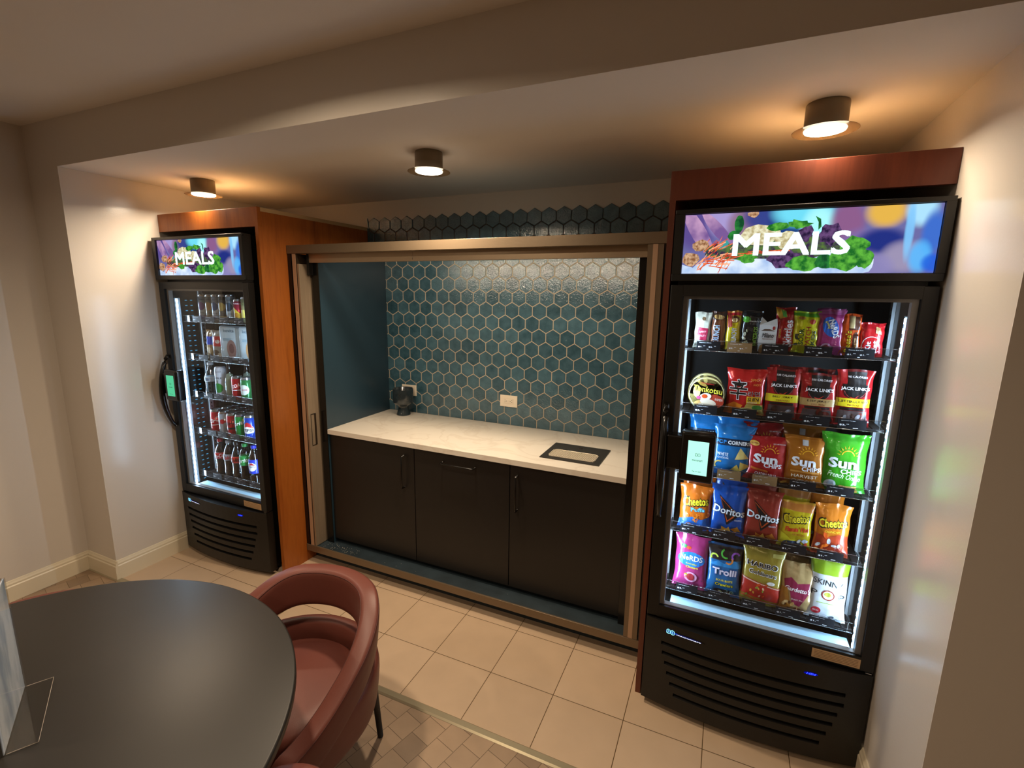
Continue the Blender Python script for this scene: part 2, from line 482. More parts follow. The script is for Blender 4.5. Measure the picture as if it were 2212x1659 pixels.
# ------------------------------------------------------------------ hexagonal tile splashback
b = MB()
w = .0942; a = w / math.sqrt(3); rowp = 1.5 * a; z_top = 2.2855; x_ph = .860 + .0942 * 3
zlo = .901
def hexv(cx, cz, r):
    return [(cx + r * math.sin(PI / 3 * k), cz + r * math.cos(PI / 3 * k)) for k in range(6)]
row = 0
xa, xb = -.651, 1.30
while True:
    cz = z_top - a - row * rowp
    if cz + a < zlo: break
    off = (w / 2 if row % 2 else 0)
    k = -30
    for k in range(-25, 8):
        cx = x_ph + k * w + off
        if cx < (XL if False else -.80) - w or cx > 1.376: continue
        def ring(r, y):
            o = []
            for x, z in hexv(cx, cz, r):
                o.append((min(max(x, -.802), 1.376), y, max(z, zlo)))
            return o
        r0 = a - .0030; v = ring(r0, YK - .0005) + ring(r0, YK - .0075) + ring(r0 - .0016, YK - .009)
        fs = []
        for i in range(6):
            j = (i + 1) % 6
            fs += [(i, j, 6 + j, 6 + i), (6 + i, 6 + j, 12 + j, 12 + i)]
        fs.append(tuple(range(12, 18)))
        b.add(v, fs, 'glazed_tile')
    row += 1
# grout bed with the same jagged top
b.box(-.802, YK - .0072, zlo, 1.376, YK - .0002, 2.0, 'grout'); b.box(-.802, YK - .0072, 2.0, 1.376, YK - .0002, z_top - 1.5 * a, 'joint_dark')
for k in range(-25, 8):
    cx = x_ph + k * w
    if cx < -.80 or cx > 1.36: continue
    h = hexv(cx, z_top - a, a - .002)
    b.add([(x, YK - .0072, z) for x, z in h], [tuple(range(6))], 'joint_dark')
o = b.build('tile_splashback'); tag(o, 'teal glazed hexagon tile splashback with pale grout and a jagged top edge above the counter', 'tile')

# ------------------------------------------------------------------ niche joinery
b = MB()
b.box(-.803, .075, 0, 1.376, YK - .001, .1065, 'slate'); b.box(-.803, .0105, .1066, 1.376, YK - .001, .118, 'slate')
o = b.build('plinth'); tag(o, 'dusty dark slate plinth under the black base cabinets', 'plinth')
b = MB(); rnd = random.Random(3)
for i in range(60):
    x, y, r = rnd.uniform(-.68, -.42) if i < 55 else rnd.uniform(-.4, 1.2), rnd.uniform(.018, .085), rnd.uniform(.0008, .0017)
    b.lathe([(r, 0), (r * .7, r)], pbr('crumb', '#d8d0bc', rough=.8), 5, (x, y, .1181))
o = b.build('crumbs'); o['kind'] = 'stuff'; tag(o, 'scatter of tiny pale crumbs on the dark slate plinth at the left', 'crumbs')
t = thing('side_board', 'navy laminate side board closing the left end of the counter niche', 'panel', (-.70, .092, .1185))
MB().box(0, 0, 0, .0455, .6255, 1.872, 'niche_navy').build('board', t)
MB().box(-.004, -.004, 0, .0465, 0, 1.872, 'black_gloss').build('edge_strip', t, label='black edge strip')
t = thing('side_board', 'black side board closing the right end of the counter niche', 'panel', (1.238, .092, .1185))
MB().box(0, 0, 0, .042, .6255, 1.872, 'niche_navy').build('board', t)
MB().box(-.001, -.004, 0, .044, 0, 1.872, 'black_gloss').build('edge_strip', t)

t = tag(MB().box(-.70, .088, 1.992, 1.278, YK - .0095, 2.008, 'niche_navy').build('niche_light_block'), 'unseen dark board added over the counter niche to block light', 'panel')  # added out of sight to stop light passing through the niche top
def handle_v(t, x, z0, z1, y):
    b = MB(); b.tube([(x, y, z0 + .006), (x, y - .028, z0 + .006), (x, y - .032, z0 + .012), (x, y - .032, z1 - .012), (x, y - .028, z1 - .006), (x, y, z1 - .006)], .0052, 'black_gloss', 8)
    b.build('handle', t)
cabs = [(-.6535, -.003, 'left', 'dark brown base cabinet with its bar handle at the right edge, left of three'),
        (-.003, .6165, 'mid', 'dark brown base cabinet with a horizontal bar handle, middle of three'),
        (.6165, 1.2365, 'right', 'dark brown base cabinet with its bar handle at the left edge, below the black sink')]
for x0, x1, kd, lb in cabs:
    t = thing('base_cabinet', lb, 'cabinet', (x0, .105, .1185), 0, 'base cabinets under the counter')
    W_ = x1 - x0
    MB().box(.001, .021, .012, W_ - .001, .60, .750 if kd != 'right' else .680, 'cabinet_dark').build('body', t)
    d = MB().box(.0022, 0, .03, W_ - .0022, .019, .746, 'cabinet_dark', .0012).build('door', t)
    b = MB(); z1, z0 = .812 - .1185, .614 - .1185
    if kd == 'mid':
        b.tube([(.197, 0, z1), (.197, -.028, z1), (.205, -.032, z1), (.40, -.032, z1), (.408, -.028, z1), (.408, 0, z1)], .0052, 'black_gloss', 8)
    else:
        x = W_ - .072 if kd == 'left' else .046
        b.tube([(x, 0, z0), (x, -.028, z0), (x, -.032, z0 + .008), (x, -.032, z1 - .008), (x, -.028, z1), (x, 0, z1)], .0052, 'black_gloss', 8)
    b.build('handle', d)
# worktop with a cut-out for the sink
b = MB(); wx0, wx1, wy0, wy1 = -.6535, 1.2365, .090, YK - .0095
sx0, sx1, sy0, sy1 = .772, 1.056, .215, .362
for (x0, y0, x1, y1) in ((wx0, wy0, sx0, wy1), (sx1, wy0, wx1, wy1), (sx0, wy0, sx1, sy0), (sx0, sy1, sx1, wy1)):
    b.box(x0, y0, .8705, x1, y1, .9, 'quartz')
o = b.build('worktop'); tag(o, 'white quartz worktop with faint grey veins on the dark base cabinets', 'worktop')
t = thing('bar_sink', 'small black rectangular sink with a metal grate set in the white worktop', 'sink', (.9125, .333, .9))
b = MB(); X0, X1, Y0, Y1 = -.1625, .1625, -.140, .140
bx0, bx1, by0, by1 = -.128, .128, -.104, .016
for (x0, y0, x1, y1) in ((X0, Y0, bx0, Y1), (bx1, Y0, X1, Y1), (bx0, Y0, bx1, by0), (bx0, by1, bx1, Y1)):
    b.box(x0, y0, .0004, x1, y1, .005, 'sink_black')
b.box(bx0 - .004, by0 - .004, -.09, bx1 + .004, by1 + .004, -.086, 'sink_black')
b.box(bx0 - .004, by0 - .004, -.09, bx0, by1 + .004, .0004, 'sink_black'); b.box(bx1, by0 - .004, -.09, bx1 + .004, by1 + .004, .0004, 'sink_black')
b.box(bx0, by0 - .004, -.09, bx1, by0, .0004, 'sink_black'); b.box(bx0, by1, -.09, bx1, by1 + .004, .0004, 'sink_black')
b.build('basin', t)
b = MB(); c = .02
pts = [(bx0 + c, by0), (bx1 - c, by0), (bx1, by0 + c), (bx1, by1 - c), (bx1 - c, by1), (bx0 + c, by1), (bx0, by1 - c), (bx0, by0 + c), (bx0 + c, by0)]
b.tube([(x, y, .006) for x, y in pts], .0022, 'grate_metal', 6)
for k in range(1, 30):
    x = bx0 + (bx1 - bx0) * k / 30
    b.box(x - .0018, by0 + .001, .0035, x + .0018, by1 - .001, .0062, 'grate_metal')
for k in range(1, 13):
    y = by0 + (by1 - by0) * k / 13
    b.box(bx0 + .002, y - .0009, .003, bx1 - .002, y + .0009, .0055, 'grate_metal')
b.build('grate', t, label='pale metal drain grate')
b = MB(); b.lathe([(.0, .0056), (.013, .0056), (.0132, .005)], 'slot_black', 20, (.002, .092, 0)); b.build('tap_hole', t)

def outlet(x, lb):
    t = thing('wall_outlet', lb, 'socket', (x, YK - .0095, 1.064), 0, 'outlets on the hexagon tiles')
    MB().box(-.0625, -.006, -.039, .0625, 0, .039, 'outlet_white', .0015).build('cover_plate', t)
    b = MB(); b.box(-.034, -.0085, -.0165, .034, -.006, .0165, 'outlet_white', .0008)
    for s in (-1, 1):
        for dz in (-.006, .006): b.box(s * .024 - .0035, -.009, dz - .0011, s * .024 + .0035, -.0084, dz + .0011, 'slot_black')
        b.box(s * .0135 - .002, -.009, -.002, s * .0135 + .002, -.0084, .002, 'slot_black')
    b.box(-.0045, -.0098, .0015, .0045, -.0084, .0065, 'outlet_white'); b.box(-.0045, -.0098, -.0065, .0045, -.0084, -.0015, 'outlet_white')
    b.build('receptacle', t)
outlet(.330, 'cream outlet on the teal tiles above the middle of the counter')
outlet(-.470, 'cream outlet on the teal tiles behind the dark goblet vase')

b = MB()
b.lathe([(0, 0), (.050, 0), (.051, .004), (.046, .014), (.036, .05), (.034, .062), (.040, .070), (.066, .084), (.072, .092), (.073, .10), (.0725, .188), (.071, .192), (.068, .190), (.067, .10), (.05, .088), (0, .086)], 'ceramic', 48)
o = b.build('goblet_vase', loc=(-.462, .630, .9003)); tag(o, 'dark glazed ceramic goblet vase in the left corner of the white worktop', 'vase')

# ------------------------------------------------------------------ folding door frame
t = thing('folding_door_frame', 'bronze metal frame of the pocket doors around the counter niche', 'frame', (0, 0, 0))
MB().box(-.803, 0, 1.981, 1.376, .045, 2.029, 'frame_bronze', .001).build('top_rail', t)
MB().box(-.803, 0, .077, 1.376, .010, .121, 'frame_bronze', .001).build('bottom_rail', t)
MB().box(-.803, .004, .1212, -.775, .045, 1.9808, 'black_gloss').build('left_post', t)
MB().box(1.352, .004, .1212, 1.376, .045, 1.9808, 'black_gloss').build('right_post', t)
b = MB(); b.box(-.7015, .0605, 1.931, 1.279, .085, 1.984, 'rail_metal', .001); b.build('inner_rail', t, label='paler inner rail')
MB().box(-.71, .058, 1.86, -.6925, .088, 2.0, 'black_matte').build('rail_bracket', t)
def leaves(xa, s, lb, lb2):
    # outer leaf, inner leaf, pushed back into the pocket
    t = thing('folding_door', lb, 'door', (xa, .003, .1225))
    MB().box(0, 0, 0, s * .027, .60, 1.857, 'leaf_edge').build('leaf', t, label='pale lit edge of the leaf')
    MB().box(s * .0272, .002, 0, s * .0335, .60, 1.857, 'leaf_dark').build('seal', t)
    return t
t = leaves(-.765, 1, 'folded outer door leaf standing in the left pocket beside the cherry panel', '')
t2 = thing('folding_door', 'brushed grey inner door leaf with a slot pull at the left of the niche', 'door', (-.7305, .005, .1225))
MB().box(0, 0, 0, .0125, .60, 1.80, 'leaf_brushed').build('leaf', t2)
b = MB(); 
for (y0, y1, z0, z1) in ((.018, .020, .68, .885), (.056, .058, .68, .885), (.018, .058, .68, .683), (.018, .058, .882, .885)):
    b.box(.0124, y0, z0, .0150, y1, z1, 'black_matte')
b.box(.0124, .045, .683, .0138, .056, .882, 'leaf_dark'); b.build('pull', t2, label='black slot pull')
t = thing('folding_door', 'folded door leaves with one pale lit edge in the right pocket of the niche', 'door', (1.2815, .003, .1225))
MB().box(0, 0, 0, .0215, .60, 1.857, 'frame_bronze').build('leaf', t)
MB().box(.0217, -.001, 0, .0425, .60, 1.857, 'leaf_edge').build('leaf', t, label='pale lit leaf edge')
MB().box(.0427, 0, 0, .066, .60, 1.857, 'frame_bronze').build('leaf', t)
b = MB(); b.tube([(0, 0, 0), (0, .001, -.030), (0, 0, -.044)], [.0008, .0009, .0022], 'chrome', 8); o = b.build('pull_cord', loc=(.049, .059, 1.983)); tag(o, 'short thin pull cord hanging from the rail over the counter', 'cord')

# ------------------------------------------------------------------ cherry surrounds
def surround(x0, x1, lb, mat, left):
    t = thing('wooden_surround', lb, 'surround', (x0, -.178, 0))
    W_ = x1 - x0
    MB().box(0, 0, 2.115, W_, .022, 2.219, mat, .0008).build('header', t)
    MB().box(0, .0222, 2.197, W_, YK + .177, 2.2185, 'raw_board').build('top_panel', t)
    if left: MB().box(W_ - .0245, .0225, 0, W_, YK + .1765, 2.1965, mat).box(W_ - .0245, 0, 0, W_, .0222, 2.1148, mat).build('side_panel', t)
    else: MB().box(0, .0225, 0, .022, YK + .1765, 2.1965, mat).box(0, 0, 0, .022, .0222, 2.1148, mat).build('side_panel', t)
surround(XL + .001, -.8045, 'orange cherry wood surround around the drinks cooler on the left', 'cherry', True)
surround(1.378, XR - .001, 'reddish cherry wood surround over the snack cooler on the right', 'cherry_dark', False)

# ------------------------------------------------------------------ ceiling lamps
LAMPX = [-1.258, .306, 1.853]
LAMPL = ['small round ceiling lamp above the drinks cooler at the left', 'small round ceiling lamp above the middle of the counter niche', 'small round ceiling lamp above the snack cooler, nearest of the three']
for x, lb in zip(LAMPX, LAMPL):
    t = thing('ceiling_lamp', lb, 'lamp', (x, -.158, ZS), 0, 'ceiling lamps in the niche')
    MB().lathe([(.0, -.0002), (.062, -.0002), (.063, -.004), (.063, -.074), (.060, -.077), (0, -.077)], 'lamp_body', 40).build('housing', t)
    MB().lathe([(.064, -.080), (.095, -.083), (.097, -.084), (.095, -.085), (.064, -.084)], 'flange_glass', 48).build('flange', t, label='clear flat flange')
    MB().lathe([(0, -.0775), (.0605, -.0775), (.0625, -.080), (.060, -.0845), (0, -.0865)], 'lamp_glow', 40).build('diffuser', t, label='glowing diffuser')

# ------------------------------------------------------------------ printed things: mapping helpers
def flat(x0, z0, w, h, y=0):
    """decal field of width w, height h on the plane y; u in -.5...5, v in 0..1"""
    return lambda u, v, e: (x0 + u * w, y - e, z0 + v * h)

def micromark(cu, cv, s, col, asp):
    it = []
    for sgn in (-1, 1):
        c = cu + sgn * s * .52
        P = [(c - s * .42, cv - s * .45 * asp), (c - s * .42, cv + s * .4 * asp), (c - s * .05, cv + s * .62 * asp), (c + s * .42, cv + s * .4 * asp), (c + s * .42, cv - s * .45 * asp), (c + s * .05, cv - s * .62 * asp)]
        for i in range(6):
            (x0, y0), (x1, y1) = P[i], P[(i + 1) % 6]
            dx, dy = x1 - x0, (y1 - y0) / asp; l = math.hypot(dx, dy); nx, ny = -dy / l * s * .055, dx / l * s * .055 * asp
            it.append(('p', [(x0 - nx, y0 - ny), (x1 - nx, y1 - ny), (x1 + nx, y1 + ny), (x0 + nx, y0 + ny)], col))
        it.append(('r', c - s * .1, cv - s * .5 * asp, c - s * .02, cv + s * .35 * asp, col))
    return it

# the illuminated picture over each cooler
def mealsbg():
    m, nt, out = newmat('meals_backdrop'); L = nt.links.new
    tc = N(nt, 'ShaderNodeTexCoord'); sp = N(nt, 'ShaderNodeSeparateXYZ'); L(tc.outputs['Object'], sp.inputs[0])
    base = N(nt, 'ShaderNodeRGB'); base.outputs[0].default_value = lin('#6b6aa0')
    cur = base.outputs[0]
    # blobs in metres on the panel (x 0...741, z 0...207)
    B_ = [(.04, .16, .07, .08, '#5b4a8c', 1), (.12, .20, .05, .07, '#a99ad0', .9), (.19, .17, .05, .05, '#8f6d86', .9), (.25, .19, .06, .05, '#2b3c86', .9),
          (.33, .16, .06, .06, '#20407e', 1), (.37, .20, .09, .05, '#6fd8f0', 1), (.42, .14, .05, .08, '#a8f4f8', 1), (.50, .16, .05, .07, '#8a5a86', .95), (.54, .08, .06, .06, '#7a6aa8', .8),
          (.60, .19, .055, .05, '#e0b04a', 1), (.60, .10, .07, .04, '#23307e', 1), (.66, .05, .06, .05, '#9c92b0', .9), (.69, .19, .04, .05, '#a9dcf6', 1), (.725, .12, .03, .07, '#3f6cc8', 1),
          (.665, .13, .012, .09, '#7fc2f4', .9), (.70, .05, .03, .05, '#57b4f6', .9), (.735, .03, .03, .03, '#1f5fd8', .9), (.59, .02, .05, .04, '#8e86b8', .8)]
    for bx, bz, rx, rz, col, st_ in B_:
        def ax(sock, c, r):
            s1 = N(nt, 'ShaderNodeMath', operation='SUBTRACT'); s1.inputs[1].default_value = c; L(sock, s1.inputs[0])
            s2 = N(nt, 'ShaderNodeMath', operation='DIVIDE'); s2.inputs[1].default_value = r; L(s1.outputs[0], s2.inputs[0])
            s3 = N(nt, 'ShaderNodeMath', operation='POWER'); s3.inputs[1].default_value = 2
            ab = N(nt, 'ShaderNodeMath', operation='ABSOLUTE'); L(s2.outputs[0], ab.inputs[0]); L(ab.outputs[0], s3.inputs[0]); return s3.outputs[0]
        ad = N(nt, 'ShaderNodeMath', operation='ADD'); L(ax(sp.outputs[0], bx, rx), ad.inputs[0]); L(ax(sp.outputs[2], bz, rz), ad.inputs[1])
        mr = N(nt, 'ShaderNodeMapRange', interpolation_type='SMOOTHSTEP'); mr.inputs['From Min'].default_value = .25; mr.inputs['From Max'].default_value = 1.5
        mr.inputs['To Min'].default_value = st_; mr.inputs['To Max'].default_value = 0; L(ad.outputs[0], mr.inputs[0])
        mx = N(nt, 'ShaderNodeMix', data_type='RGBA'); mx.inputs['B'].default_value = lin(col); L(mr.outputs[0], mx.inputs['Factor']); L(cur, mx.inputs['A']); cur = mx.outputs['Result']
    e = N(nt, 'ShaderNodeEmission'); e.inputs[1].default_value = 1.1; L(cur, e.inputs[0]); L(e.outputs[0], out.inputs[0])
    MATS['meals_backdrop'] = m
mealsbg()
def gl(c): return glow(c, 1.1)
def emnoise(name, c1, c2, sc, s=1.05):
    m, nt, out = newmat(name); L = nt.links.new
    tc = N(nt, 'ShaderNodeTexCoord'); n = N(nt, 'ShaderNodeTexNoise', i_Scale=sc, i_Detail=3.0)
    cr = N(nt, 'ShaderNodeValToRGB'); cr.color_ramp.elements[0].position = .38; cr.color_ramp.elements[0].color = lin(c1)
    cr.color_ramp.elements[1].position = .62; cr.color_ramp.elements[1].color = lin(c2)
    e = N(nt, 'ShaderNodeEmission'); e.inputs[1].default_value = s
    L(tc.outputs['Object'], n.inputs['Vector']); L(n.outputs[0], cr.inputs[0]); L(cr.outputs[0], e.inputs[0]); L(e.outputs[0], out.inputs[0])
    MATS[name] = m
emnoise('em_crouton', '#8a5a3a', '#d9b08a', 90); emnoise('em_carrot', '#c23a20', '#ff8a5a', 60)
emnoise('em_leaf', '#1f6a28', '#62b840', 45); emnoise('em_leafdark', '#164a2a', '#2f8a3a', 35); emnoise('em_purple', '#2a1c3c', '#6a4a7a', 60)
emnoise('em_cheese', '#b8a878', '#f0ecc8', 70); emnoise('em_bowl', '#a9c4ee', '#e4f2ff', 14); emnoise('em_mixed', '#5a7a3a', '#3a2a4a', 50)
emnoise('em_finger', '#7a5a96', '#c49ac0', 12)

def blobpoly(cx, cz, rx, rz, n=18, jag=.12, rot=0, seed=1):
    rnd = random.Random(seed); o = []
    for i in range(n):
        a = 2 * PI * i / n; k = 1 + rnd.uniform(-jag, jag); X, Z = rx * k * math.cos(a), rz * k * math.sin(a)
        o.append((cx + X * math.cos(rot) - Z * math.sin(rot), cz + X * math.sin(rot) + Z * math.cos(rot)))
    return o
def meals_picture(parent, ox, oz, y, dim=1.0):
    W_, H_ = .741, .207
    b = MB(); b.quad((0, 0, 0), (W_, 0, 0), (W_, 0, H_), (0, 0, H_), 'meals_backdrop')
    F = lambda u, v, e: (min(max(u, .0005), W_ - .0005), -e, min(max(v, .0005), H_ - .0005))
    P = []
    rnd = random.Random(5)
    # fingers, bowl, salad, in picture metres
    P.append(('p', blobpoly(.045, .150, .10, .026, rot=-1.0, jag=.03), 'em_finger'))
    P.append(('p', blobpoly(.115, .150, .085, .019, rot=-.85, jag=.03, seed=3), 'em_finger'))
    P.append(('p', [(0, 0), (.0, .032), (.05, .018), (.10, .004), (.16, 0)], 'em_bowl'))
    P.append(('p', blobpoly(.31, .02, .27, .045, jag=.02, n=30), 'em_bowl'))
    P.append(('p', blobpoly(.50, .03, .085, .05, jag=.02, n=24), 'em_bowl'))
    P.append(('p', blobpoly(.17, .075, .10, .030, jag=.15, seed=4), 'em_mixed'))
    P.append(('p', blobpoly(.33, .085, .17, .040, jag=.12, seed=5), 'em_mixed'))
    P.append(('p', blobpoly(.25, .130, .060, .035, jag=.08, seed=6), 'em_cheese'))
    P.append(('p', blobpoly(.335, .110, .040, .030, jag=.1, seed=16), 'em_cheese'))
    P.append(('p', blobpoly(.30, .155, .035, .014, jag=.1, rot=.1, seed=7), 'em_leaf'))
    P.append(('p', blobpoly(.365, .160, .035, .014, jag=.25, rot=-.1, seed=8), 'em_leaf'))
    P.append(('p', blobpoly(.18, .168, .015, .030, jag=.03, seed=9), 'em_leafdark'))
    P.append(('p', blobpoly(.165, .132, .020, .014, jag=.1, rot=.4, seed=10), 'em_leafdark'))
    P.append(('p', blobpoly(.135, .100, .018, .014, jag=.1, rot=.6, seed=12), gl('3f9a9a')))
    P.append(('p', blobpoly(.385, .130, .022, .026, jag=.25, seed=13), 'em_purple'))
    P.append(('p', blobpoly(.455, .125, .030, .034, jag=.25, seed=14), 'em_purple'))
    P.append(('p', blobpoly(.335, .045, .050, .030, jag=.2, seed=15), 'em_purple'))
    P.append(('p', blobpoly(.385, .032, .050, .024, jag=.15, seed=17), 'em_leaf'))
    P.append(('p', blobpoly(.450, .040, .030, .022, jag=.2, seed=18), 'em_leafdark'))
    P.append(('p', blobpoly(.525, .085, .042, .030, jag=.18, seed=19), 'em_leaf'))
    P.append(('p', blobpoly(.505, .042, .046, .034, jag=.12, seed=20), 'em_leaf'))
    P.append(('p', blobpoly(.558, .045, .026, .030, jag=.12, seed=21), 'em_leaf'))
    P.append(('p', blobpoly(.215, .055, .030, .018, jag=.2, seed=22), 'em_leaf'))
    P.append(('p', [(.408, .205 - .02), (.418, .165), (.420, .14), (.428, .15), (.424, .175)], 'em_leafdark'))
    for i in range(46):
        cx, cz = rnd.uniform(.06, .15), rnd.uniform(.02, .11) if i % 2 else rnd.uniform(.02, .06)
        cx += (.04 if i % 3 == 0 else 0); L_, an = rnd.uniform(.015, .032), rnd.uniform(-.2, 1.2); wd = .0018
        dx, dz = math.cos(an) * L_, math.sin(an) * L_
        P.append(('p', [(cx - dx + dz * .08, cz - dz - wd), (cx + dx, cz + dz - wd), (cx + dx, cz + dz + wd), (cx - dx, cz - dz + wd)], 'em_carrot' if i % 5 else gl('ffb48c')))
    for i in range(14):
        cx, cz = rnd.uniform(.20, .36), rnd.uniform(.066, .078)
        P.append(('p', [(cx - .02, cz - .002), (cx + .02, cz + .001), (cx + .02, cz + .004), (cx - .02, cz + .001)], 'em_carrot'))
    P.append(('p', blobpoly(.058, .098, .028, .021, jag=.12, n=9, seed=23), 'em_crouton'))
    P.append(('p', blobpoly(.028, .050, .030, .025, jag=.12, n=9, seed=24), 'em_crouton'))
    P.append(('p', blobpoly(.222, .200, .018, .012, jag=.15, n=9, seed=25), 'em_crouton'))
    for q in P: pass
    b.decals(P, F, de=.000012, e0=.0002)
    # MEALS lettering
    vs, fs, _ = text2d('MEALS', 0)
    for k, (hx, hz) in enumerate(((-.0028, -.0022), (.0028, -.0022), (-.0028, .0022), (.0028, .0022), (0, 0))):
        b.poly2([(.340 + hx + x * .344, .098 + hz + z * .072) for x, z in vs], fs, glow('e9fffd', 1.25), F, .0022 + k * .00001)
    return b.build('lit_picture', parent, (ox, y, oz), label='lit salad picture with the word MEALS')

# ------------------------------------------------------------------ glass-door coolers
SHZ_R = [1.557, 1.303, 1.047, .787, .512]
SHZ_L = [1.560, 1.315, 1.067, .815, .515]
def cooler(x0, y0, lb, shz, tags, right):
    t = thing('glass_door_cooler', lb, 'cooler', (x0, y0, 0))
    b = MB(); D = .80
    b.box(.02, .046, .05, .05, D, 2.07, 'fridge_black'); b.box(.75, .046, .05, .78, D, 2.07, 'fridge_black')
    b.box(.05, D - .03, .05, .75, D, 2.07, 'inner_black')
    b.box(.05, .046, .05, .75, D - .03, .455, 'fridge_black'); b.box(.05, .046, 1.80, .75, D - .03, 2.07, 'fridge_black')
    b.box(.0502, .05, .455, .0515, D - .031, 1.80, 'liner_gloss'); b.box(.7485, .05, .455, .7498, D - .031, 1.80, 'liner_gloss')
    for fx in (.07, .73): 
        for fy in (.10, .72): b.lathe([(.02, 0), (.02, .05)], 'black_matte', 12, (fx, fy, 0))
    b.build('cabinet_body', t)
    # display
    b = MB(); zf0, zf1 = 1.822, 2.073
    b.box(0, .001, zf0, .80, .0455, zf1, 'fridge_black')
    b.box(0, -.012, zf0, .80, .001, 1.847, 'fridge_black', .002); b.box(0, -.012, 2.0575, .80, .001, zf1, 'fridge_black', .002)
    b.box(0, -.012, 1.847, .0325, .001, 2.0575, 'fridge_black'); b.box(.7755, -.012, 1.847, .80, .001, 2.0575, 'fridge_black')
    hs = b.build('display_housing', t)
    meals_picture(hs, .0335, 1.8485, -.0005)
    # door
    b = MB(); zd0, zd1 = .430, 1.808
    gx0, gx1, gz0, gz1 = .047, .757, .484, 1.767
    b.box(0, 0, zd0, gx0, .045, zd1, 'fridge_black', .003); b.box(gx1, 0, zd0, .80, .045, zd1, 'fridge_black', .003)
    b.box(gx0 - .003, 0.0005, zd0, gx1 + .003, .0445, gz0, 'fridge_black'); b.box(gx0 - .003, .0005, gz1, gx1 + .003, .0445, zd1, 'fridge_black')
    dr = b.build('door', t)
    MB().box(gx0, .010, gz0, gx1, .014, gz1, 'door_glass').build('glass_pane', dr)
    # printed dark band round the glass
    b = MB(); e = .018
    for (a0, c0, a1, c1) in ((gx0, gz0, gx0 + e, gz1), (gx1 - e, gz0, gx1, gz1), (gx0 + e, gz0, gx1 - e, gz0 + .003), (gx0 + e, gz1 - e * .6, gx1 - e, gz1)):
        b.box(a0, .0155, c0, a1, .040, c1, pbr('gasket', '#7d7670', rough=.35))
    b.build('gasket', dr)
    # bow handle
    pts = []; n = 20
    for i in range(n + 1):
        q = i / n; z = .885 + (1.350 - .885) * q
        pts.append((.018 + .004 * math.sin(PI * q), -.004 - .062 * math.sin(PI * q) ** .7, z))
    b = MB(); b.tube(pts, [.010 + .006 * math.sin(PI * i / n) for i in range(n + 1)], 'black_gloss', 10); b.build('handle', dr)
    # pay terminal
    b = MB(); b.box(.030, -.058, 1.110, .100, -.002, 1.245, 'black_gloss', .006); b.box(.086, -.082, 1.078, .207, -.030, 1.272, 'black_gloss', .010, seg=3)
    b.box(.095, -.0845, 1.088, .198, -.0815, 1.262, 'black_gloss', .001)
    tm = b.build('pay_terminal', dr)
    b = MB(); F = flat(.148, 1.110, .072, .130, -.0846)
    b.quad((.112, -.0850, 1.110), (.184, -.0850, 1.110), (.184, -.0850, 1.240), (.112, -.0850, 1.240), glow('b8ffe8', 1.15) if right else glow('5fd6a0', .9))
    asp = .072 / .130
    b.decals(micromark(0, .60, .13, glow('1f4a40', .5), asp) + [('t', 'micromart', 0, .44, .5, .06, glow('1f4a40', .5)), ('t', 'Tap to start', 0, .10, .45, .05, glow('2f6a58', .5))], F, e0=.0006, de=.00003)
    b.build('screen', tm, label='glowing pale green screen')
    # grille
    b = MB(); z0, z1 = .030, .424
    def fy(u): return -.004 - .040 * (1 - (2 * u - 1) ** 2)
    slots = [(.326, .085, .905), (.2815, .092, .905), (.2375, .108, .885), (.193, .122, .872), (.148, .142, .852), (.101, .165, .830)]
    zs = [z0]
    for zc, ua, ub in reversed(slots): zs += [zc - .0085, zc + .0085]
    zs.append(z1); us = [0, .085, .092, .108, .122, .142, .165] + [i / 16 for i in range(3, 14)] + [.830, .852, .872, .885, .905, 1]
    us = sorted(set(us))
    def isslot(u, z):
        for zc, ua, ub in slots:
            if abs(z - zc) < .0085 and ua < u < ub: return True
        return False
    for i in range(len(us) - 1):
        for j in range(len(zs) - 1):
            u0, u1, a0, a1 = us[i], us[i + 1], zs[j], zs[j + 1]
            if isslot((u0 + u1) / 2, (a0 + a1) / 2): continue
            lo = .010
            b.add([(u0 * .80, fy(u0), a0), (u1 * .80, fy(u1), a0), (u1 * .80, fy(u1), a1), (u0 * .80, fy(u0), a1)], [(0, 1, 2, 3)], 'fridge_black')
    for zc, ua, ub in slots:   # louvre shelves inside each slot
        for i in range(16):
            u0 = ua + (ub - ua) * i / 16; u1 = ua + (ub - ua) * (i + 1) / 16
            b.add([(u0 * .8, fy(u0), zc - .0085), (u1 * .8, fy(u1), zc - .0085), (u1 * .8, fy(u1) + .018, zc - .001), (u0 * .8, fy(u0) + .018, zc - .001)], [(0, 1, 2, 3)], 'fridge_black')
    for i in range(len(us) - 1):
        u0, u1 = us[i], us[i + 1]
        b.add([(u0 * .80, fy(u0), z1), (u1 * .80, fy(u1), z1), (u1 * .80, .044, z1), (u0 * .80, .044, z1)], [(0, 1, 2, 3)], 'fridge_black')
        b.add([(u0 * .80, fy(u0), z0), (u1 * .80, fy(u1), z0), (u1 * .80, .044, z0), (u0 * .80, .044, z0)], [(3, 2, 1, 0)], 'fridge_black')
        b.add([(u0 * .80, fy(u0) + .022, z0), (u1 * .80, fy(u1) + .022, z0), (u1 * .80, fy(u1) + .022, z1), (u0 * .80, fy(u0) + .022, z1)], [(0, 1, 2, 3)], 'black_matte')
    for u in (0, 1): b.add([(u * .8, fy(u), z0), (u * .8, .044, z0), (u * .8, .044, z1), (u * .8, fy(u), z1)], [(0, 1, 2, 3)], 'fridge_black')
    gr = b.build('grille', t)
    S2 = lambda cx, cz, w_, h_: (lambda u, v, e: (cx + u * w_, fy((cx + u * w_) / .8) - e, cz + (v - .5) * h_))
    b = MB(); Fb = S2(.158, .388, .160, .048); asp = .160 / .048
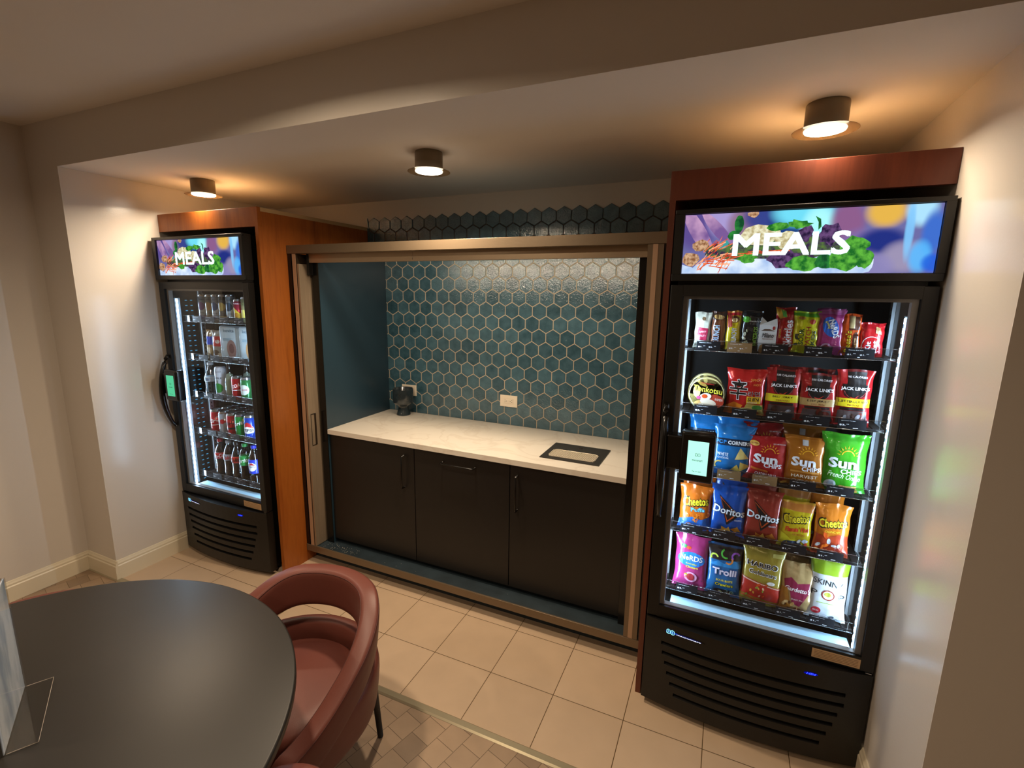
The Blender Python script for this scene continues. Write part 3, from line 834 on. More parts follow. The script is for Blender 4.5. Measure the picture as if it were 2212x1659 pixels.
    b.decals([('e', 0, .5, .5, .15, 'black_gloss'), ('e', -.04, .52, .46, .10, glow('1a1e6a', .55)), ('e', -.30, .54, .13, .085, glow('2a55c8', .8))]
             + micromark(-.35, .54, .10, glow('8fe8ff', 2.2), asp) + [('t', 'micromart', .10, .50, .58, .085, glow('e8ecff', 2.2), 0, .035)], Fb, 12, 8, e0=.0012, de=.00005)
    b.build('logo_badge', gr, label='lit blue logo badge')
    b = MB(); b.decals([('e', 0, .5, .45, .2, glow('0a0f9a', 1.0)), ('t', 'HEd', .02, .5, .62, .26, glow('2a3cff', 3.5), 0, .03, .2)], S2(.605, .388, .052, .030), 6, 4, e0=.0012)
    b.build('temperature_readout', gr, label='glowing blue digits')
    b = MB(); b.box(.605, -.0012, .437, .757, 0, .474, 'sticker')
    for i in range(5): b.box(.612, -.0016, .443 + i * .006, .75, -.0012, .4445 + i * .006, paper('7a5c3a'))
    b.build('notice_strip', dr, label='tan printed notice strip')
    b = MB(); b.box(.775, -.002, .4265, .795, .02, .4295, 'chrome'); b.build('hinge', dr)
    # interior lights: a channel with a row of diodes on each side wall
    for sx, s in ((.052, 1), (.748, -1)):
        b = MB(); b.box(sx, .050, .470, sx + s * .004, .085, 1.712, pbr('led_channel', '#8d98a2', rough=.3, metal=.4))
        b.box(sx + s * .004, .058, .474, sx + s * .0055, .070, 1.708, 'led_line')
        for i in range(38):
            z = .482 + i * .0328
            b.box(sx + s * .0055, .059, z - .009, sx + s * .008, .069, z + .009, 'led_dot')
        for yy in ((.118, .152) if (s > 0 and not right) else (.086,)):  # glowing dashes imitate glints of the diode row; no diodes sit here
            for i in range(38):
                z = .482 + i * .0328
                b.box(sx + s * .0002, yy, z - .0022, sx + s * .0016, yy + (.013 if not right else .005), z + .0022, 'led_glint')
        b.build('light_strip', t, label='row of cool white diodes with painted blue glints')
        b = MB(); b.box(sx, .205, .475, sx + s * .010, .232, 1.755, 'standard_white')
        for i in range(50): b.box(sx + s * .010, .215, .49 + i * .0252, sx + s * .0104, .222, .502 + i * .0252, 'slot_black')
        b.build('slotted_standard', t)
    b = MB(); b.box(.085, .0465, .4555, .735, .118, .472, 'strip_white', .001); b.build('sill', t, label='pale sill strip')
    # shelves
    for r, z in enumerate(shz):
        b = MB(); z0 = z + .004
        b.box(.055, .108, z0, .745, .60, z0 + .003, 'inner_black')
        for i in range(24):
            x = .065 + i * .0293; b.tube([(x, .108, z0 + .0045), (x, .60, z0 + .0045)], .0018, 'black_gloss', 5)
        b.box(.075, .094, z, .727, .0958, z + .041, 'rail_clear')
        b.box(.060, .0960, z, .742, .108, z + .004, 'black_gloss')
        b.tube([(.06, .093, z + .001), (.742, .093, z + .001)], .0012, 'chrome', 6); b.tube([(.06, .094, z + .0415), (.742, .094, z + .0415)], .0008, 'chrome', 6)
        sh = b.build('shelf', t)
        for (tx, p1, p2, nm, cb) in tags[r]:
            b = MB(); Wt, Ht = .086, .037; lx = tx - x0
            F = flat(0, 0, Wt, Ht, 0); asp = Wt / Ht
            b.box(-Wt / 2, 0, 0, Wt / 2, .0009, Ht, 'tagbrown' if cb else 'tagblack')
            white = 'f4f6fa'
            its = [('t', nm, -.14, .84, .50, .065, white, 0, .02)]
            if p2: its += [('t', p1, -.34, .40, .18, .14, white, 0, .05), ('t', p2, .10, .40, .18, .14, white, 0, .05), ('t', '99', -.18, .50, .08, .06, white), ('t', '99', .27, .50, .08, .06, white)]
            else: its += [('t', p1, -.33, .40, .22, .18, white, 0, .05), ('t', '99', -.15, .50, .09, .07, white)]
            its += [('r', .05 if not p2 else -.06, .14, .22 if not p2 else .02, .19, white)]
            b.decals(its, F, e0=.0003, de=.00002)
            b.build('price_tag', sh, (lx, .0925, z + .0015), label=('tan price tag' if cb else 'black price tag'))
    return t
T = lambda x, p, nm, cb=False, p2=None: (x, p, p2, nm, cb)
tagsR = [[T(1.555, '$1.', 'Planters Nuts', False, '$2.'), T(1.665, '$2.', 'Crunch Bar', True, '$1.'), T(1.784, '$1.', 'Milano Skittles', False, '$1.'), T(1.921, '$1.', 'Sour Patch Nerds', False, '$2.'), T(2.046, '$1.', 'Reese Kit Kat', False, '$1.')],
         [T(1.565, '$3.', 'Nongshim Tonkotsu'), T(1.704, '$2.', 'Nongshim Shin'), T(1.823, '$3.', 'Jack Link Beef'), T(1.943, '$3.', 'Jack Link Beef'), T(2.054, '$3.', 'Jack Link Tender')],
         [T(1.673, '$1.', 'Popcorners', True), T(1.800, '$1.', 'Sun Chips Salsa', True), T(1.928, '$1.', 'Sun Chips Cheddar'), T(2.048, '$1.', 'Sun Chips Onion')],
         [T(1.553, '$1.', 'Cheetos Puffs'), T(1.676, '$1.', 'Doritos Ranch'), T(1.800, '$1.', 'Doritos Nacho'), T(1.925, '$1.', 'Cheetos Hot'), T(2.046, '$1.', 'Cheetos Crunchy')],
         [T(1.555, '$3.', 'Nerds Gummy'), T(1.680, '$3.', 'Trolli Sour'), T(1.812, '$2.', 'Haribo Gold'), T(1.935, '$1.', 'Gardettos Snack'), T(2.050, '$1.', 'Skinny Pop')]]
tagsL = [[T(x, '$3.', 'Cold Drink', False, '$3.' if x > -1.3 else None) for x in ((-1.46, -1.34, -1.21, -1.08))],
         [T(x, '$6.', 'Sandwich') for x in (-1.44, -1.33, -1.21, -1.07)], [T(x, '$2.', 'Sparkling Water') for x in (-1.43, -1.33, -1.21, -1.07)],
         [T(x, '$1.', 'Soda Can') for x in (-1.43, -1.33, -1.21, -1.08)], [T(x, '$2.', 'Soda Bottle') for x in (-1.42, -1.31, -1.19, -1.07)]]
RX0, RY0, LX0, LY0 = 1.409, -.215, -1.655, -.235
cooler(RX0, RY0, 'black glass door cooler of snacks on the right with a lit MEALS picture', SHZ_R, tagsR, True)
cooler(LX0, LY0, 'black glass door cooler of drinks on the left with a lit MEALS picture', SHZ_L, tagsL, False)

# ------------------------------------------------------------------ snack packets
def bag(w, h, d, col, items, seed=0, lean=.10, seal=.05, flare=.05, back=None):
    """a pillow packet, its foot at z=0, its seams in the plane y=0, the front towards -y"""
    rnd = random.Random(seed); ph = [rnd.uniform(0, 6) for _ in range(8)]
    def prof(u, v):
        a = max(0.0, 1 - abs(2 * u) ** 2.6) ** .55
        vv = min(max((v - seal) / (1 - 2 * seal), 0), 1)
        return a * max(0.0, 1 - abs(2 * vv - 1) ** 2.8) ** .6
    def wr(u, v):
        q = math.sin(9 * u + 13 * v + ph[0]) * math.sin(17 * v - 6 * u + ph[1]) + .6 * math.sin(23 * u + ph[2]) * (abs(2 * v - 1) ** 3)
        return q * .0020 * (.4 + abs(2 * v - 1)) + .0009 * math.sin(31 * u + 22 * v + ph[6]) * math.sin(27 * v - 19 * u + ph[7])
    def pos(u, v, y):
        vv = abs(2 * v - 1)
        x = u * w * (1 - .06 * (1 - vv ** 2) + flare * vv ** 6) + .0012 * math.sin(14 * v + ph[3]) * (2 * u)
        return (x, y + lean * v * h + .003 * math.sin(5 * u + ph[4]) * vv ** 4, v * h + .002 * math.sin(7 * u + ph[5]) * vv ** 3)
    def F(u, v, e=0): return pos(u, v, -d * prof(u, v) - wr(u, v) - .0009 - e)
    def Bk(u, v): return pos(u, v, d * .8 * prof(u, v) + .0009)
    b = MB(); nu, nv = 20, 26
    b.surf(lambda s, t: F(s - .5, t), nu, nv, foil(col)); b.surf(lambda s, t: Bk(s - .5, t), nu, nv, foil(back or col), flip=True)
    for s_ in (-.5, .5):
        for j in range(nv): b.add([F(s_, j / nv), Bk(s_, j / nv), Bk(s_, (j + 1) / nv), F(s_, (j + 1) / nv)], [(0, 1, 2, 3)], foil(col))
    for k in range(3):
        for v0 in ((.008 + k * .014) * 1.0, 1 - (.012 + k * .014)):
            b.poly2([(-.495, v0), (.495, v0), (.495, v0 + .005), (-.495, v0 + .005)], [(0, 1, 2, 3)], foil(col), lambda u, v, e: F(u, v, .0012), .001, nu, nv)
    b.decals(items, F, nu, nv, e0=.0007, de=.0002, asp=w / h)
    return b
NS = [0]
def put(b, name, x, y, z, label, group, cat='packet', rz=0, rx=0):
    o = b.build(name, loc=(x, y, z), rot=(rx, 0, rz)); tag(o, label, cat, group); return o

def starlines(cu, cv, r0, r1, n, col, a0=.2, a1=2.94, asp=1, th=.014):
    o = []
    for i in range(n):
        a = a0 + (a1 - a0) * i / (n - 1); c, s = math.cos(a), math.sin(a)
        o.append(('p', [(cu + r0 * c - th * s, cv + (r0 * s + th * c) * asp), (cu + r1 * c, cv + r1 * s * asp), (cu + r0 * c + th * s, cv + (r0 * s - th * c) * asp)], col))
    return o
def chips(cu, cv, n, sp, col, seed, asp, kind='tri', sz=.08, spv=None):
    rnd = random.Random(seed); o = []
    for i in range(n):
        x, z = cu + rnd.uniform(-sp, sp), cv + rnd.uniform(-1, 1) * (spv if spv is not None else sp * .5) * asp
        a = rnd.uniform(0, 6.28); c = col[i % len(col)]; k = sz * rnd.uniform(.7, 1.2)
        if kind == 'tri': o.append(('p', [(x + k * math.cos(a + q), z + k * math.sin(a + q) * asp) for q in (0, 2.1, 4.2)], c))
        elif kind == 'ring': o.append(('ring', x, z, k * .6, k * .35, c, a, a + 4))
        else: o.append(('e', x, z, k, k * .55, c, a))
    return o
G1 = 'candy and cookie packets on the top shelf'; G2 = 'packets on the second shelf'; G3 = 'chip bags on the middle shelf'; G4 = 'chip bags on the fourth shelf'; G5 = 'bags on the bottom shelf'
def R1(n, w, h, d, col, items, x, label, name='snack_packet', row=0, y=-.085, group=G1, lean=.08, hid=.030, z1=None, rz=0, zb=None, **k):
    z = SHZ_R[row] + .0095
    if z1: h = (z1 - z)
    NS[0] += 1
    return put(bag(w, h, d, col, items(w / h), seed=NS[0], lean=lean, **k), name, x, y, z, label, group, rz=rz)
H = PI / 2
# ---- top shelf
R1(0, .060, .14, .012, 'cfc8b4', lambda a: [('r', -.5, .0, .5, .14, '9a8f7a'), ('e', .05, .82, .12, .12, '8a6a4a'), ('p', [(-.3, .22), (.32, .2), (.36, .55), (-.26, .58)], 'a32342'), ('t', 'SWEET', .02, .45, .46, .13, 'e9c8c8'), ('t', 'SALTY', .04, .34, .46, .12, 'e9c8c8')], 1.527, 'cream nut packet with a crimson label, leftmost on the top snack shelf', z1=1.706)
R1(0, .052, .14, .012, '6b3a22', lambda a: [('r', -.5, .78, .5, 1, '3c2418'), ('e', -.05, .86, .3, .18, 'c99a5a'), ('e', .2, .84, .2, .14, 'd8b070'), ('r', .22, .1, .5, .8, '8f5a34'), ('t', 'CRUNCH', -.1, .38, 1.35, .42, 'bcd4ea', H, .04)], 1.584, 'brown candy bar packet with upright CRUNCH lettering', z1=1.710)
R1(0, .053, .14, .012, 'd8c21e', lambda a: [('r', -.5, .88, .5, 1, 'c2202a'), ('e', .0, .78, .36, .25, '7a4a2a'), ('e', .05, .76, .2, .15, 'e8c88a'), ('p', [(-.45, .55), (-.1, .6), (-.2, .95), (-.45, .9)], 'b03a2a'), ('t', 'CRUNCHY', .05, .34, 1.25, .36, '2f5fae', H, .05), ('t', 'CRUNCHY', .07, .34, 1.25, .36, 'eef2f6', H, .03)], 1.638, 'yellow candy packet with upright CRUNCHY lettering', z1=1.714)
R1(0, .070, .14, .012, '16181a', lambda a: [('r', -.5, .9, .5, 1, '2a2c30')] + chips(-.28, .35, 8, .10, ['a8b094', 'c4c8b0'], 4, a, 'e', .11, .5) + [('e', -.28, .78, .22, .16, '5fbf3a'), ('t', 'Wonderful', .12, .74, .55, .09, 'e6e8e6'), ('t', 'SCHEZUAN', .22, .36, 1.0, .20, '8ac43a', -H, .02), ('t', 'PISTACHIOS', .42, .36, .9, .10, 'd8dcd4', -H, .01)], 1.700, 'black pistachio packet with a bright green spot', z1=1.716)
# gable carton of cookies
def milano():
    b = MB(); w, h, d = .058, .098, .022
    white = paper('dfe6ea')
    b.box(-w / 2, -d / 2, 0, w / 2, d / 2, h, white)
    b.add([(-w / 2, -d / 2, h), (w / 2, -d / 2, h), (w / 2, d / 2, h), (-w / 2, d / 2, h), (-w * .42, -.001, h + .030), (-.004, -.001, h + .010), (w * .45, -.001, h + .026)],
          [(0, 1, 6, 5, 4), (3, 4, 5, 6, 2), (0, 4, 3), (1, 2, 6)], white)
    F = flat(0, 0, w, h, -d / 2); a = w / h
    b.decals([('p', [(-.4, .78), (.4, .78), (.1, .86), (-.2, .86)], '6a5a50'), ('e', .32, .90, .07, .07, 'a03030'), ('t', 'Milano', .02, .62, .66, .17, '20242c', 0, .03, .2), ('t', 'MILK CHOCOLATE', .02, .48, .6, .05, '7a4a30')]
             + [('e', -.22, .12, .20, .16, 'c9975a'), ('e', .22, .12, .16, .10, '3a2a24'), ('e', .30, .22, .10, .08, '2a2a44'), ('e', -.30, .04, .14, .10, 'a87440')], F)
    return b
put(milano(), 'cookie_packet', 1.757, -.098, SHZ_R[0] + .0095 + .0, 'white gable topped cookie packet marked Milano', G1, rz=-.12)
R1(0, .066, .16, .013, 'b51a1e', lambda a: [('p', [(-.5, .86), (-.5, 1), (-.1, .96), (.1, .8), (-.3, .74)], 'd8a02a'), ('p', [(-.25, .98), (.0, .92), (.05, .78), (-.15, .8)], '4a9a3a'), ('t', 'Skittles', .18, .42, 1.55, .50, '8e1216', H, .09), ('t', 'Skittles', .18, .42, 1.5, .44, 'e6e4ec', H, .05), ('t', 'ORIGINAL', -.26, .42, .5, .1, 'e8c02a', H)], 1.812, 'red candy packet with white upright lettering and a rainbow corner', z1=1.731, lean=.12)
R1(0, .084, .14, .014, 'd6d81e', lambda a: [('p', [(-.5, .9), (.5, .86), (.5, 1), (-.5, 1)], '5fb22a'), ('e', .22, .76, .12, .11, 'c2402a'), ('e', -.2, .84, .14, .07, 'b07a2a'), ('t', 'SOUR', -.18, .40, .70, .20, '1c4a1e', H, .06), ('t', 'PATCH', .08, .40, .86, .20, 'a8421c', H, .06), ('t', 'KIDS', .30, .38, .6, .16, '1c3a1e', H, .06)] + chips(-.38, .3, 4, .07, ['2a3a1a'], 5, a, 'e', .09, .3), 1.881, 'yellow sour candy packet with a lime green top', z1=1.718)
R1(0, .084, .15, .014, 'a83a78', lambda a: [('r', -.5, .90, .5, 1, 'b45a92'), ('e', -.02, .62, .44, .30, '1f5fc0', -1.2), ('e', -.12, .14, .22, .22, 'c9a0c8'), ('e', -.12, .14, .14, .15, '7a2a34'), ('t', 'NeRDS', .12, .58, .80, .26, 'e8ecf4', -1.25, .07), ('t', 'gummy', -.14, .66, .34, .10, 'e0d03a', -1.2, .04)] + chips(.2, .2, 8, .25, ['8a2a50', 'd06a9a', 'c04a70'], 9, a, 'e', .04, .3), 1.957, 'magenta gummy candy packet with an upright blue oval, on the top shelf', z1=1.726)
R1(0, .062, .14, .013, 'd8541c', lambda a: [('r', -.12, .62, .42, .95, '5a2e1c'), ('r', -.1, .66, .16, .95, 'd8c08a'), ('t', "Reese's", -.12, .34, 1.25, .36, '3a1c10', H, .09), ('t', "Reese's", -.12, .34, 1.2, .30, 'e6c81c', H, .04), ('p', [(.12, .02), (.42, .02), (.42, .5), (.27, .58), (.12, .5)], '4a2416'), ('t', 'PEANUT BUTTER', .27, .26, .8, .10, 'd8a050', H)], 2.018, 'orange peanut butter candy packet with yellow upright lettering', z1=1.713)
R1(0, .072, .12, .013, 'b81c22', lambda a: [('ring', -.02, .34, .40, .025, 'e6dce0', .6, 5.6), ('t', 'Kit', -.16, .30, .50, .22, 'e9e6ee', H, .08), ('t', 'Kat', .12, .30, .60, .22, 'e9e6ee', H, .08), ('p', [(.1, .7), (.36, .66), (.3, .86), (.12, .9)], 'b08a5a')], 2.083, 'red wafer candy packet, shortest one at the right end of the top shelf', z1=1.684)
# ---- second shelf
def bowl_soup():
    b = MB(); R = .069; X = Matrix.Translation((0, 0, R + .004)) @ Matrix.Rotation(PI / 2, 4, 'X')
    b.lathe([(0, -.058), (.046, -.058), (.050, -.05), (.066, .001)], paper('7a6a3a'), 48, X=X)
    b.lathe([(.066, -.002), (R, -.002), (.0695, .001), (R, .004), (.066, .004)], paper('6a5a30'), 48, X=X)
    b.lathe([(0, .0042), (.0675, .0042)], paper('c9b268'), 48, X=X)
    F = lambda u, v, e: (u * .138, -.0042 - e, .073 + (v - .5) * .138)
    b.decals([('ring', 0, .5, .455, .02, 'e6d9a0', 0, 6.283), ('e', -.26, .56, .10, .18, 'd8c27a'), ('e', .22, .30, .26, .20, 'b8402a'), ('e', -.02, .20, .30, .12, 'c89a5a'), ('e', .06, .26, .22, .10, 'ecd9c0', -.2), ('e', .0, .17, .20, .06, 'e0c8a8', -.1),
              ('e', -.02, .42, .16, .10, 'f0e8dc', .2), ('e', -.04, .43, .08, .06, 'd8501c'), ('e', -.20, .38, .06, .05, 'b84a7a'), ('e', -.12, .78, .12, .05, '9a7a34', -.4), ('t', 'Nongshim', .02, .80, .34, .05, 'b8302a', -.1),
              ('t', 'Tonkotsu', .03, .63, .80, .18, '4a3614', -.10, .05), ('t', 'Tonkotsu', .03, .63, .78, .17, 'f0e24a', -.10, .04), ('t', 'RAMEN', .34, .36, .2, .07, 'e8dcd0', -.1), ('t', 'K-RAMEN', -.02, .07, .26, .07, '3a2a18')], F)
    return b
put(bowl_soup(), 'noodle_bowl', 1.563, -.105, SHZ_R[1] + .0095, 'gold lidded round noodle bowl standing on its side, marked Tonkotsu', G2, 'noodles')
R1(0, .138, .18, .020, 'c2201e', lambda a: [('p', [(-.5, .0), (-.2, .0), (-.05, .22), (-.3, .28), (-.5, .18)], 'd87a1c'), ('p', [(-.1, 0), (.5, 0), (.5, .24), (.05, .26)], 'c9b05a'), ('e', .12, .12, .26, .08, 'e0c878'), ('e', .34, .18, .14, .07, '4a8a3a'), ('e', .22, .06, .16, .04, 'd8502a'),
   ('t', '\u8f9b', -.20, .56, .50, .60, 'f0e4dc', 0, .07), ('t', '\u8f9b', -.20, .56, .46, .56, '14100e', 0, .02), ('t', '\ub77c\uba74', .22, .48, .32, .14, 'f0e8e4', 0, .05), ('t', '\ub77c\uba74', .22, .48, .30, .12, '1a1412', 0, .01), ('r', .04, .27, .42, .42, 'e0b428'), ('t', 'SHIN', .22, .36, .30, .10, '14100e', 0, .06), ('t', 'NOODLE SOUP', .20, .29, .26, .04, 'efe9e0'),
   ('t', 'SPICY', .26, .78, .30, .07, 'e89a3a'), ('t', 'HOT', .30, .68, .20, .06, 'e89a3a')], 1.703, 'red noodle soup packet with a large black ideogram and SHIN', row=1, group=G2, z1=1.492, lean=.05)
def jerky(flav, band, x, w, z1, label, cal):
    R1(0, w, .2, .012, 'a81c20', lambda a: [('r', -.22, .72, .30, 1, '1a1414'), ('p', [(-.34, .74), (.36, .74), (.30, .54), (.02, .44), (-.28, .54)], '161212'), ('ring', .02, .66, .30, .014, 'a03a3a', 3.4, 6.0), ('p', [(-.12, .52), (.0, .46), (.16, .56), (.02, .50)], 'c02a20'),
        ('t', cal, .06, .87, .54, .065, 'e4dcdc', 0, .03), ('t', "JACK LINK'S", .02, .66, .80, .13, 'f0ecec', 0, .06), ('r', -.5, .34, .5, .49, band), ('t', flav, .02, .435, .62 if len(flav) < 12 else .9, .075, '2a1c10', 0, .05), ('t', 'TERIYAKI' if band != 'b08e58' else 'ORIGINAL', .02, .37, .4, .05, '8a3a1a'),
        ('r', -.36, .28, .36, .325, '1a1414'), ('p', [(-.42, .04), (.42, .04), (.40, .27), (-.40, .27)], '4a3a38')] + chips(0, .15, 8, .3, ['6a2a20', '3a2018', '8a8488'], 3 + int(x * 10), a, 'e', .10, .14), x, label, row=1, group=G2, z1=z1, lean=.06)
jerky('BEEF JERKY', 'e0cf1e', 1.829, .116, 1.503, 'red jerky pouch with a yellow band marked beef jerky, left of the tan banded one', '100 CALORIES')
jerky('BEEF JERKY', 'b08e58', 1.945, .120, 1.493, 'red jerky pouch with a tan band, middle of the three jerky pouches', '100 CALORIES')
jerky('BEEF TENDER BITES', 'dcc21e', 2.054, .112, 1.516, 'red jerky pouch with a yellow band marked tender bites, at the right end', '90 CALORIES')
# ---- middle shelf
def popc(a): return [('r', -.5, .60, .5, .735, '14263c'), ('t', 'POP', -.32, .665, .26, .10, '2f8ad8', 0, .07), ('t', 'CORNERS', .13, .665, .56, .10, 'f0f4f8', 0, .08), ('t', 'WHITE', -.27, .42, .30, .09, 'dfeaf4', 0, .03), ('t', 'CHEDDAR', -.25, .35, .30, .05, 'dfeaf4'),
   ('p', [(.06, .34), (.42, .38), (.18, .58)], 'e0c87a'), ('p', [(.18, .10), (.46, .24), (.20, .30)], 'd8bc62'), ('p', [(-.05, .10), (.24, .06), (.12, .24)], 'cfae50'), ('ring', -.34, .2, .08, .04, 'cdb060', 1, 4)]
R1(0, .150, .2, .022, '1f74b8', popc, 1.681, 'bright blue popped corn bag behind the payment terminal', 'chip_bag', row=2, group=G3, z1=1.262, y=-.08)
def sunc(flav, sub, f2):
    def it(a):
        o = [('ring', .06, .64, .13, .022, 'e8a81c', .2, 2.95)] + starlines(.06, .64, .19, .27, 9, 'e8a81c', asp=a)
        if f2 == 'r': o += [('e', -.34, .84, .12, .07, 'd8a84a'), ('t', 'GLUTEN', -.34, .84, .2, .04, '7a1a1a'), ('t', 'NO ARTIFICIAL', .28, .86, .3, .03, 'eee0e0')]
        o += [('t', 'Sun', -.04, .52, .62, .26, 'e9eef4', .0, .09), ('t', 'CHIPS', .16, .38, .46, .12, 'e9eef4', 0, .06)]
        o += sub(a); return o
    return it
R1(0, .142, .2, .024, 'b02226', sunc('', lambda a: [('p', [(-.4, .32), (.05, .26), (.05, .21), (-.4, .27)], 'c86a2a'), ('t', 'GARDEN SALSA', .0, .16, .56, .09, 'eedcd8', -.1, .04)] + chips(.1, .05, 6, .35, ['8a4a24', 'c04a2a', 'b0682a'], 6, a, 'e', .09, .05), 'r'), 1.802, 'red chip bag with a sun arc over white lettering', 'chip_bag', row=2, group=G3, z1=1.232, flare=.10)
R1(0, .138, .2, .024, 'b06a1e', sunc('', lambda a: [('r', -.34, .30, .38, .335, 'c98a3a'), ('t', 'HARVEST', .02, .225, .66, .09, 'ead9bc', 0, .04), ('t', 'CHEDDAR', .02, .12, .60, .09, 'ead9bc', 0, .04), ('r', -.1, .84, .04, .94, 'b9b4b0')] + chips(-.1, .03, 5, .35, ['d09a3a', 'e0b050'], 7, a, 'e', .10, .03), ''), 1.930, 'golden orange chip bag with white lettering on the middle shelf', 'chip_bag', row=2, group=G3, z1=1.248, flare=.10)
R1(0, .148, .2, .024, '3f9e22', sunc('', lambda a: [('t', 'French Onion', .02, .30, .74, .13, 'dcefd0', -.12, .02, .3), ('e', -.26, .13, .13, .12, 'b8c4c8'), ('e', -.26, .13, .08, .08, '9aa8b4'), ('r', -.06, .08, .32, .13, 'c89a4a'), ('r', -.02, .02, .34, .065, 'b8863a')], ''), 2.054, 'bright green chip bag at the right end of the middle shelf', 'chip_bag', row=2, group=G3, z1=1.275)
# ---- fourth shelf
def cheeto(word, wcol, sub, back, c2):
    def it(a):
        return [('t', 'Cheetos', .0, .66, .86, .36, '1c1a10', .12, .14), ('t', 'Cheetos', .0, .66, .80, .28, 'e8d02a', .12, .06)] + sub(a)
    return it
puff = cheeto('', '', lambda a: [('t', 'Puffs', .08, .48, .46, .15, '1f5a8a', .08, .08), ('t', 'Puffs', .08, .48, .42, .12, '6ad0e0', .08, .03), ('p', [(-.5, .0), (.5, 0), (.5, .34), (.2, .26), (-.1, .30), (-.5, .20)], '2a62b4')] + chips(.05, .2, 9, .36, ['e07a1c', 'f0902a', 'd86a18'], 11, a, 'ring', .09, .3) + chips(0, .08, 6, .4, ['7ab0e0'], 12, a, 'tri', .06, .1), '', '')
cpf = R1(0, .128, .2, .020, 'c8641a', puff, 1.560, 'orange puffs bag with a blue lower third, left end of the fourth shelf', 'chip_bag', row=3, group=G4, z1=.985)
def dorito(a, chip='d8922a'):
    return [('p', [(-.28, .82), (.34, .46), (-.02, .24)], '101418'), ('p', [(-.255, .785), (.27, .475), (-.01, .295)], 'c8501c'), ('p', [(-.235, .755), (.22, .49), (.0, .33)], '101418'), ('t', 'Doritos', .03, .52, .98, .26, '101418', -.10, .10), ('t', 'Doritos', .03, .52, .94, .22, 'eef2f6', -.10, .05)] + chips(.05, .10, 8, .28, [chip, 'e8b04a', 'c87a20'], 13, a, 'tri', .11, .14) + [('t', 'COOL RANCH' if chip == 'd8922a' else 'NACHO', .30, .36, .2, .05, 'dfe6ee')]
dbl = R1(0, .134, .2, .022, '1650a8', dorito, 1.685, 'blue tortilla chip bag with a black triangle on the fourth shelf', 'chip_bag', row=3, group=G4, z1=1.006)
drd = R1(0, .132, .2, .022, '9c3428', lambda a: dorito(a, 'd0782a'), 1.811, 'brick red tortilla chip bag with a black triangle on the fourth shelf', 'chip_bag', row=3, group=G4, z1=1.008)
cho = R1(0, .116, .2, .019, 'c9b21e', cheeto('', '', lambda a: [('p', [(-.5, .84), (.5, .80), (.5, 1), (-.5, 1)], 'b8702a'), ('t', "Flamin' Hot", .05, .44, .74, .16, 'c8321c', .08, .08, .3), ('t', 'CRUNCHY', .12, .33, .42, .07, 'b8501c'), ('p', [(-.5, .36), (-.3, .30), (-.1, .2), (.1, .22), (-.5, .0)], 'd0c42a'), ('e', -.05, .10, .3, .14, '3a4a6a')] + chips(.1, .12, 9, .3, ['b8bcc8', 'c83a1c', '8a94b0', 'e0e4e8'], 15, a, 'e', .09, .14), '', ''), 1.928, 'yellow bag of hot crunchy puffs with red script, fourth along the fourth shelf', 'chip_bag', row=3, group=G4, z1=.985)
ccr = R1(0, .118, .2, .020, 'cc7420', cheeto('', '', lambda a: [('t', 'CRUNCHY', .0, .49, .44, .07, 'e8c02a', .08, .04), ('p', [(-.5, 0), (.5, 0), (.5, .42), (.2, .46), (-.1, .38), (-.5, .42)], 'a83a1c')] + chips(.0, .22, 14, .38, ['d8561c', 'c8ccd0', 'e06a20', '7a2010'], 16, a, 'e', .10, .4), '', ''), 2.048, 'orange crunchy puffs bag with a dark red foot, right end of the fourth shelf', 'chip_bag', row=3, group=G4, z1=.996)
# ---- bottom shelf
nrd = R1(0, .136, .2, .020, 'b43a78', lambda a: [('e', .0, .57, .42, .24, '2a7ad0'), ('e', -.25, .80, .10, .06, '3a8a4a'), ('e', -.10, .78, .08, .05, 'd0502a'), ('t', 'NeRDS', .0, .60, .72, .19, '14408a', -.04, .12), ('t', 'NeRDS', .0, .60, .70, .17, 'e4ecf6', -.04, .06), ('t', 'Gummy', .02, .49, .34, .07, 'e6da2a', -.05, .05), ('t', 'Clusters', .04, .43, .38, .07, 'e6da2a', -.05, .05), ('e', .02, .24, .20, .17, 'd89ac0'), ('e', .02, .24, .13, .12, 'a02a34')] + chips(.1, .14, 8, .36, ['d8602a', 'c8c030', '7a2a60'], 21, a, 'e', .035, .4), 1.562, 'hot pink gummy bag with a blue oval, left end of the bottom shelf', 'candy_bag', row=4, group=G5, z1=.757)
R1(0, .132, .2, .020, '1f6aa8', lambda a: [('p', [(-.5, .70), (.5, .74), (.5, 1), (-.5, 1)], '221c1c'), ('p', [(-.5, .60), (-.2, .70), (.0, .66), (.3, .74), (.5, .66), (.5, .60)], '2a86c8'), ('ring', -.32, .74, .08, .05, 'c8d84a', .3, 3.6), ('ring', .02, .84, .10, .05, '5ac44a', 2.0, 5.2), ('ring', .12, .74, .09, .05, 'e08a3a', 4.0, 7.0), ('ring', .32, .82, .08, .05, '8a4ab0', .3, 4.0),
   ('t', 'Trolli', .02, .50, .78, .24, '1a3a8a', 0, .14), ('t', 'Trolli', .02, .50, .74, .21, 'e6e0ee', 0, .08), ('t', 'SOUR BRITE', .04, .33, .52, .07, 'e8d82a', 0, .06), ('t', 'Crawlers', .04, .25, .58, .12, '14140e', 0, .12), ('t', 'Crawlers', .04, .25, .54, .10, 'd8d02a', 0, .05), ('e', .05, .10, .3, .09, '1a1c20')] + chips(.05, .10, 7, .26, ['8ac4c0', 'c8a0a0', 'b0b878'], 22, a, 'ring', .06, .06), 1.692, 'blue sour worm candy bag with a black top', 'candy_bag', row=4, group=G5, z1=.745)
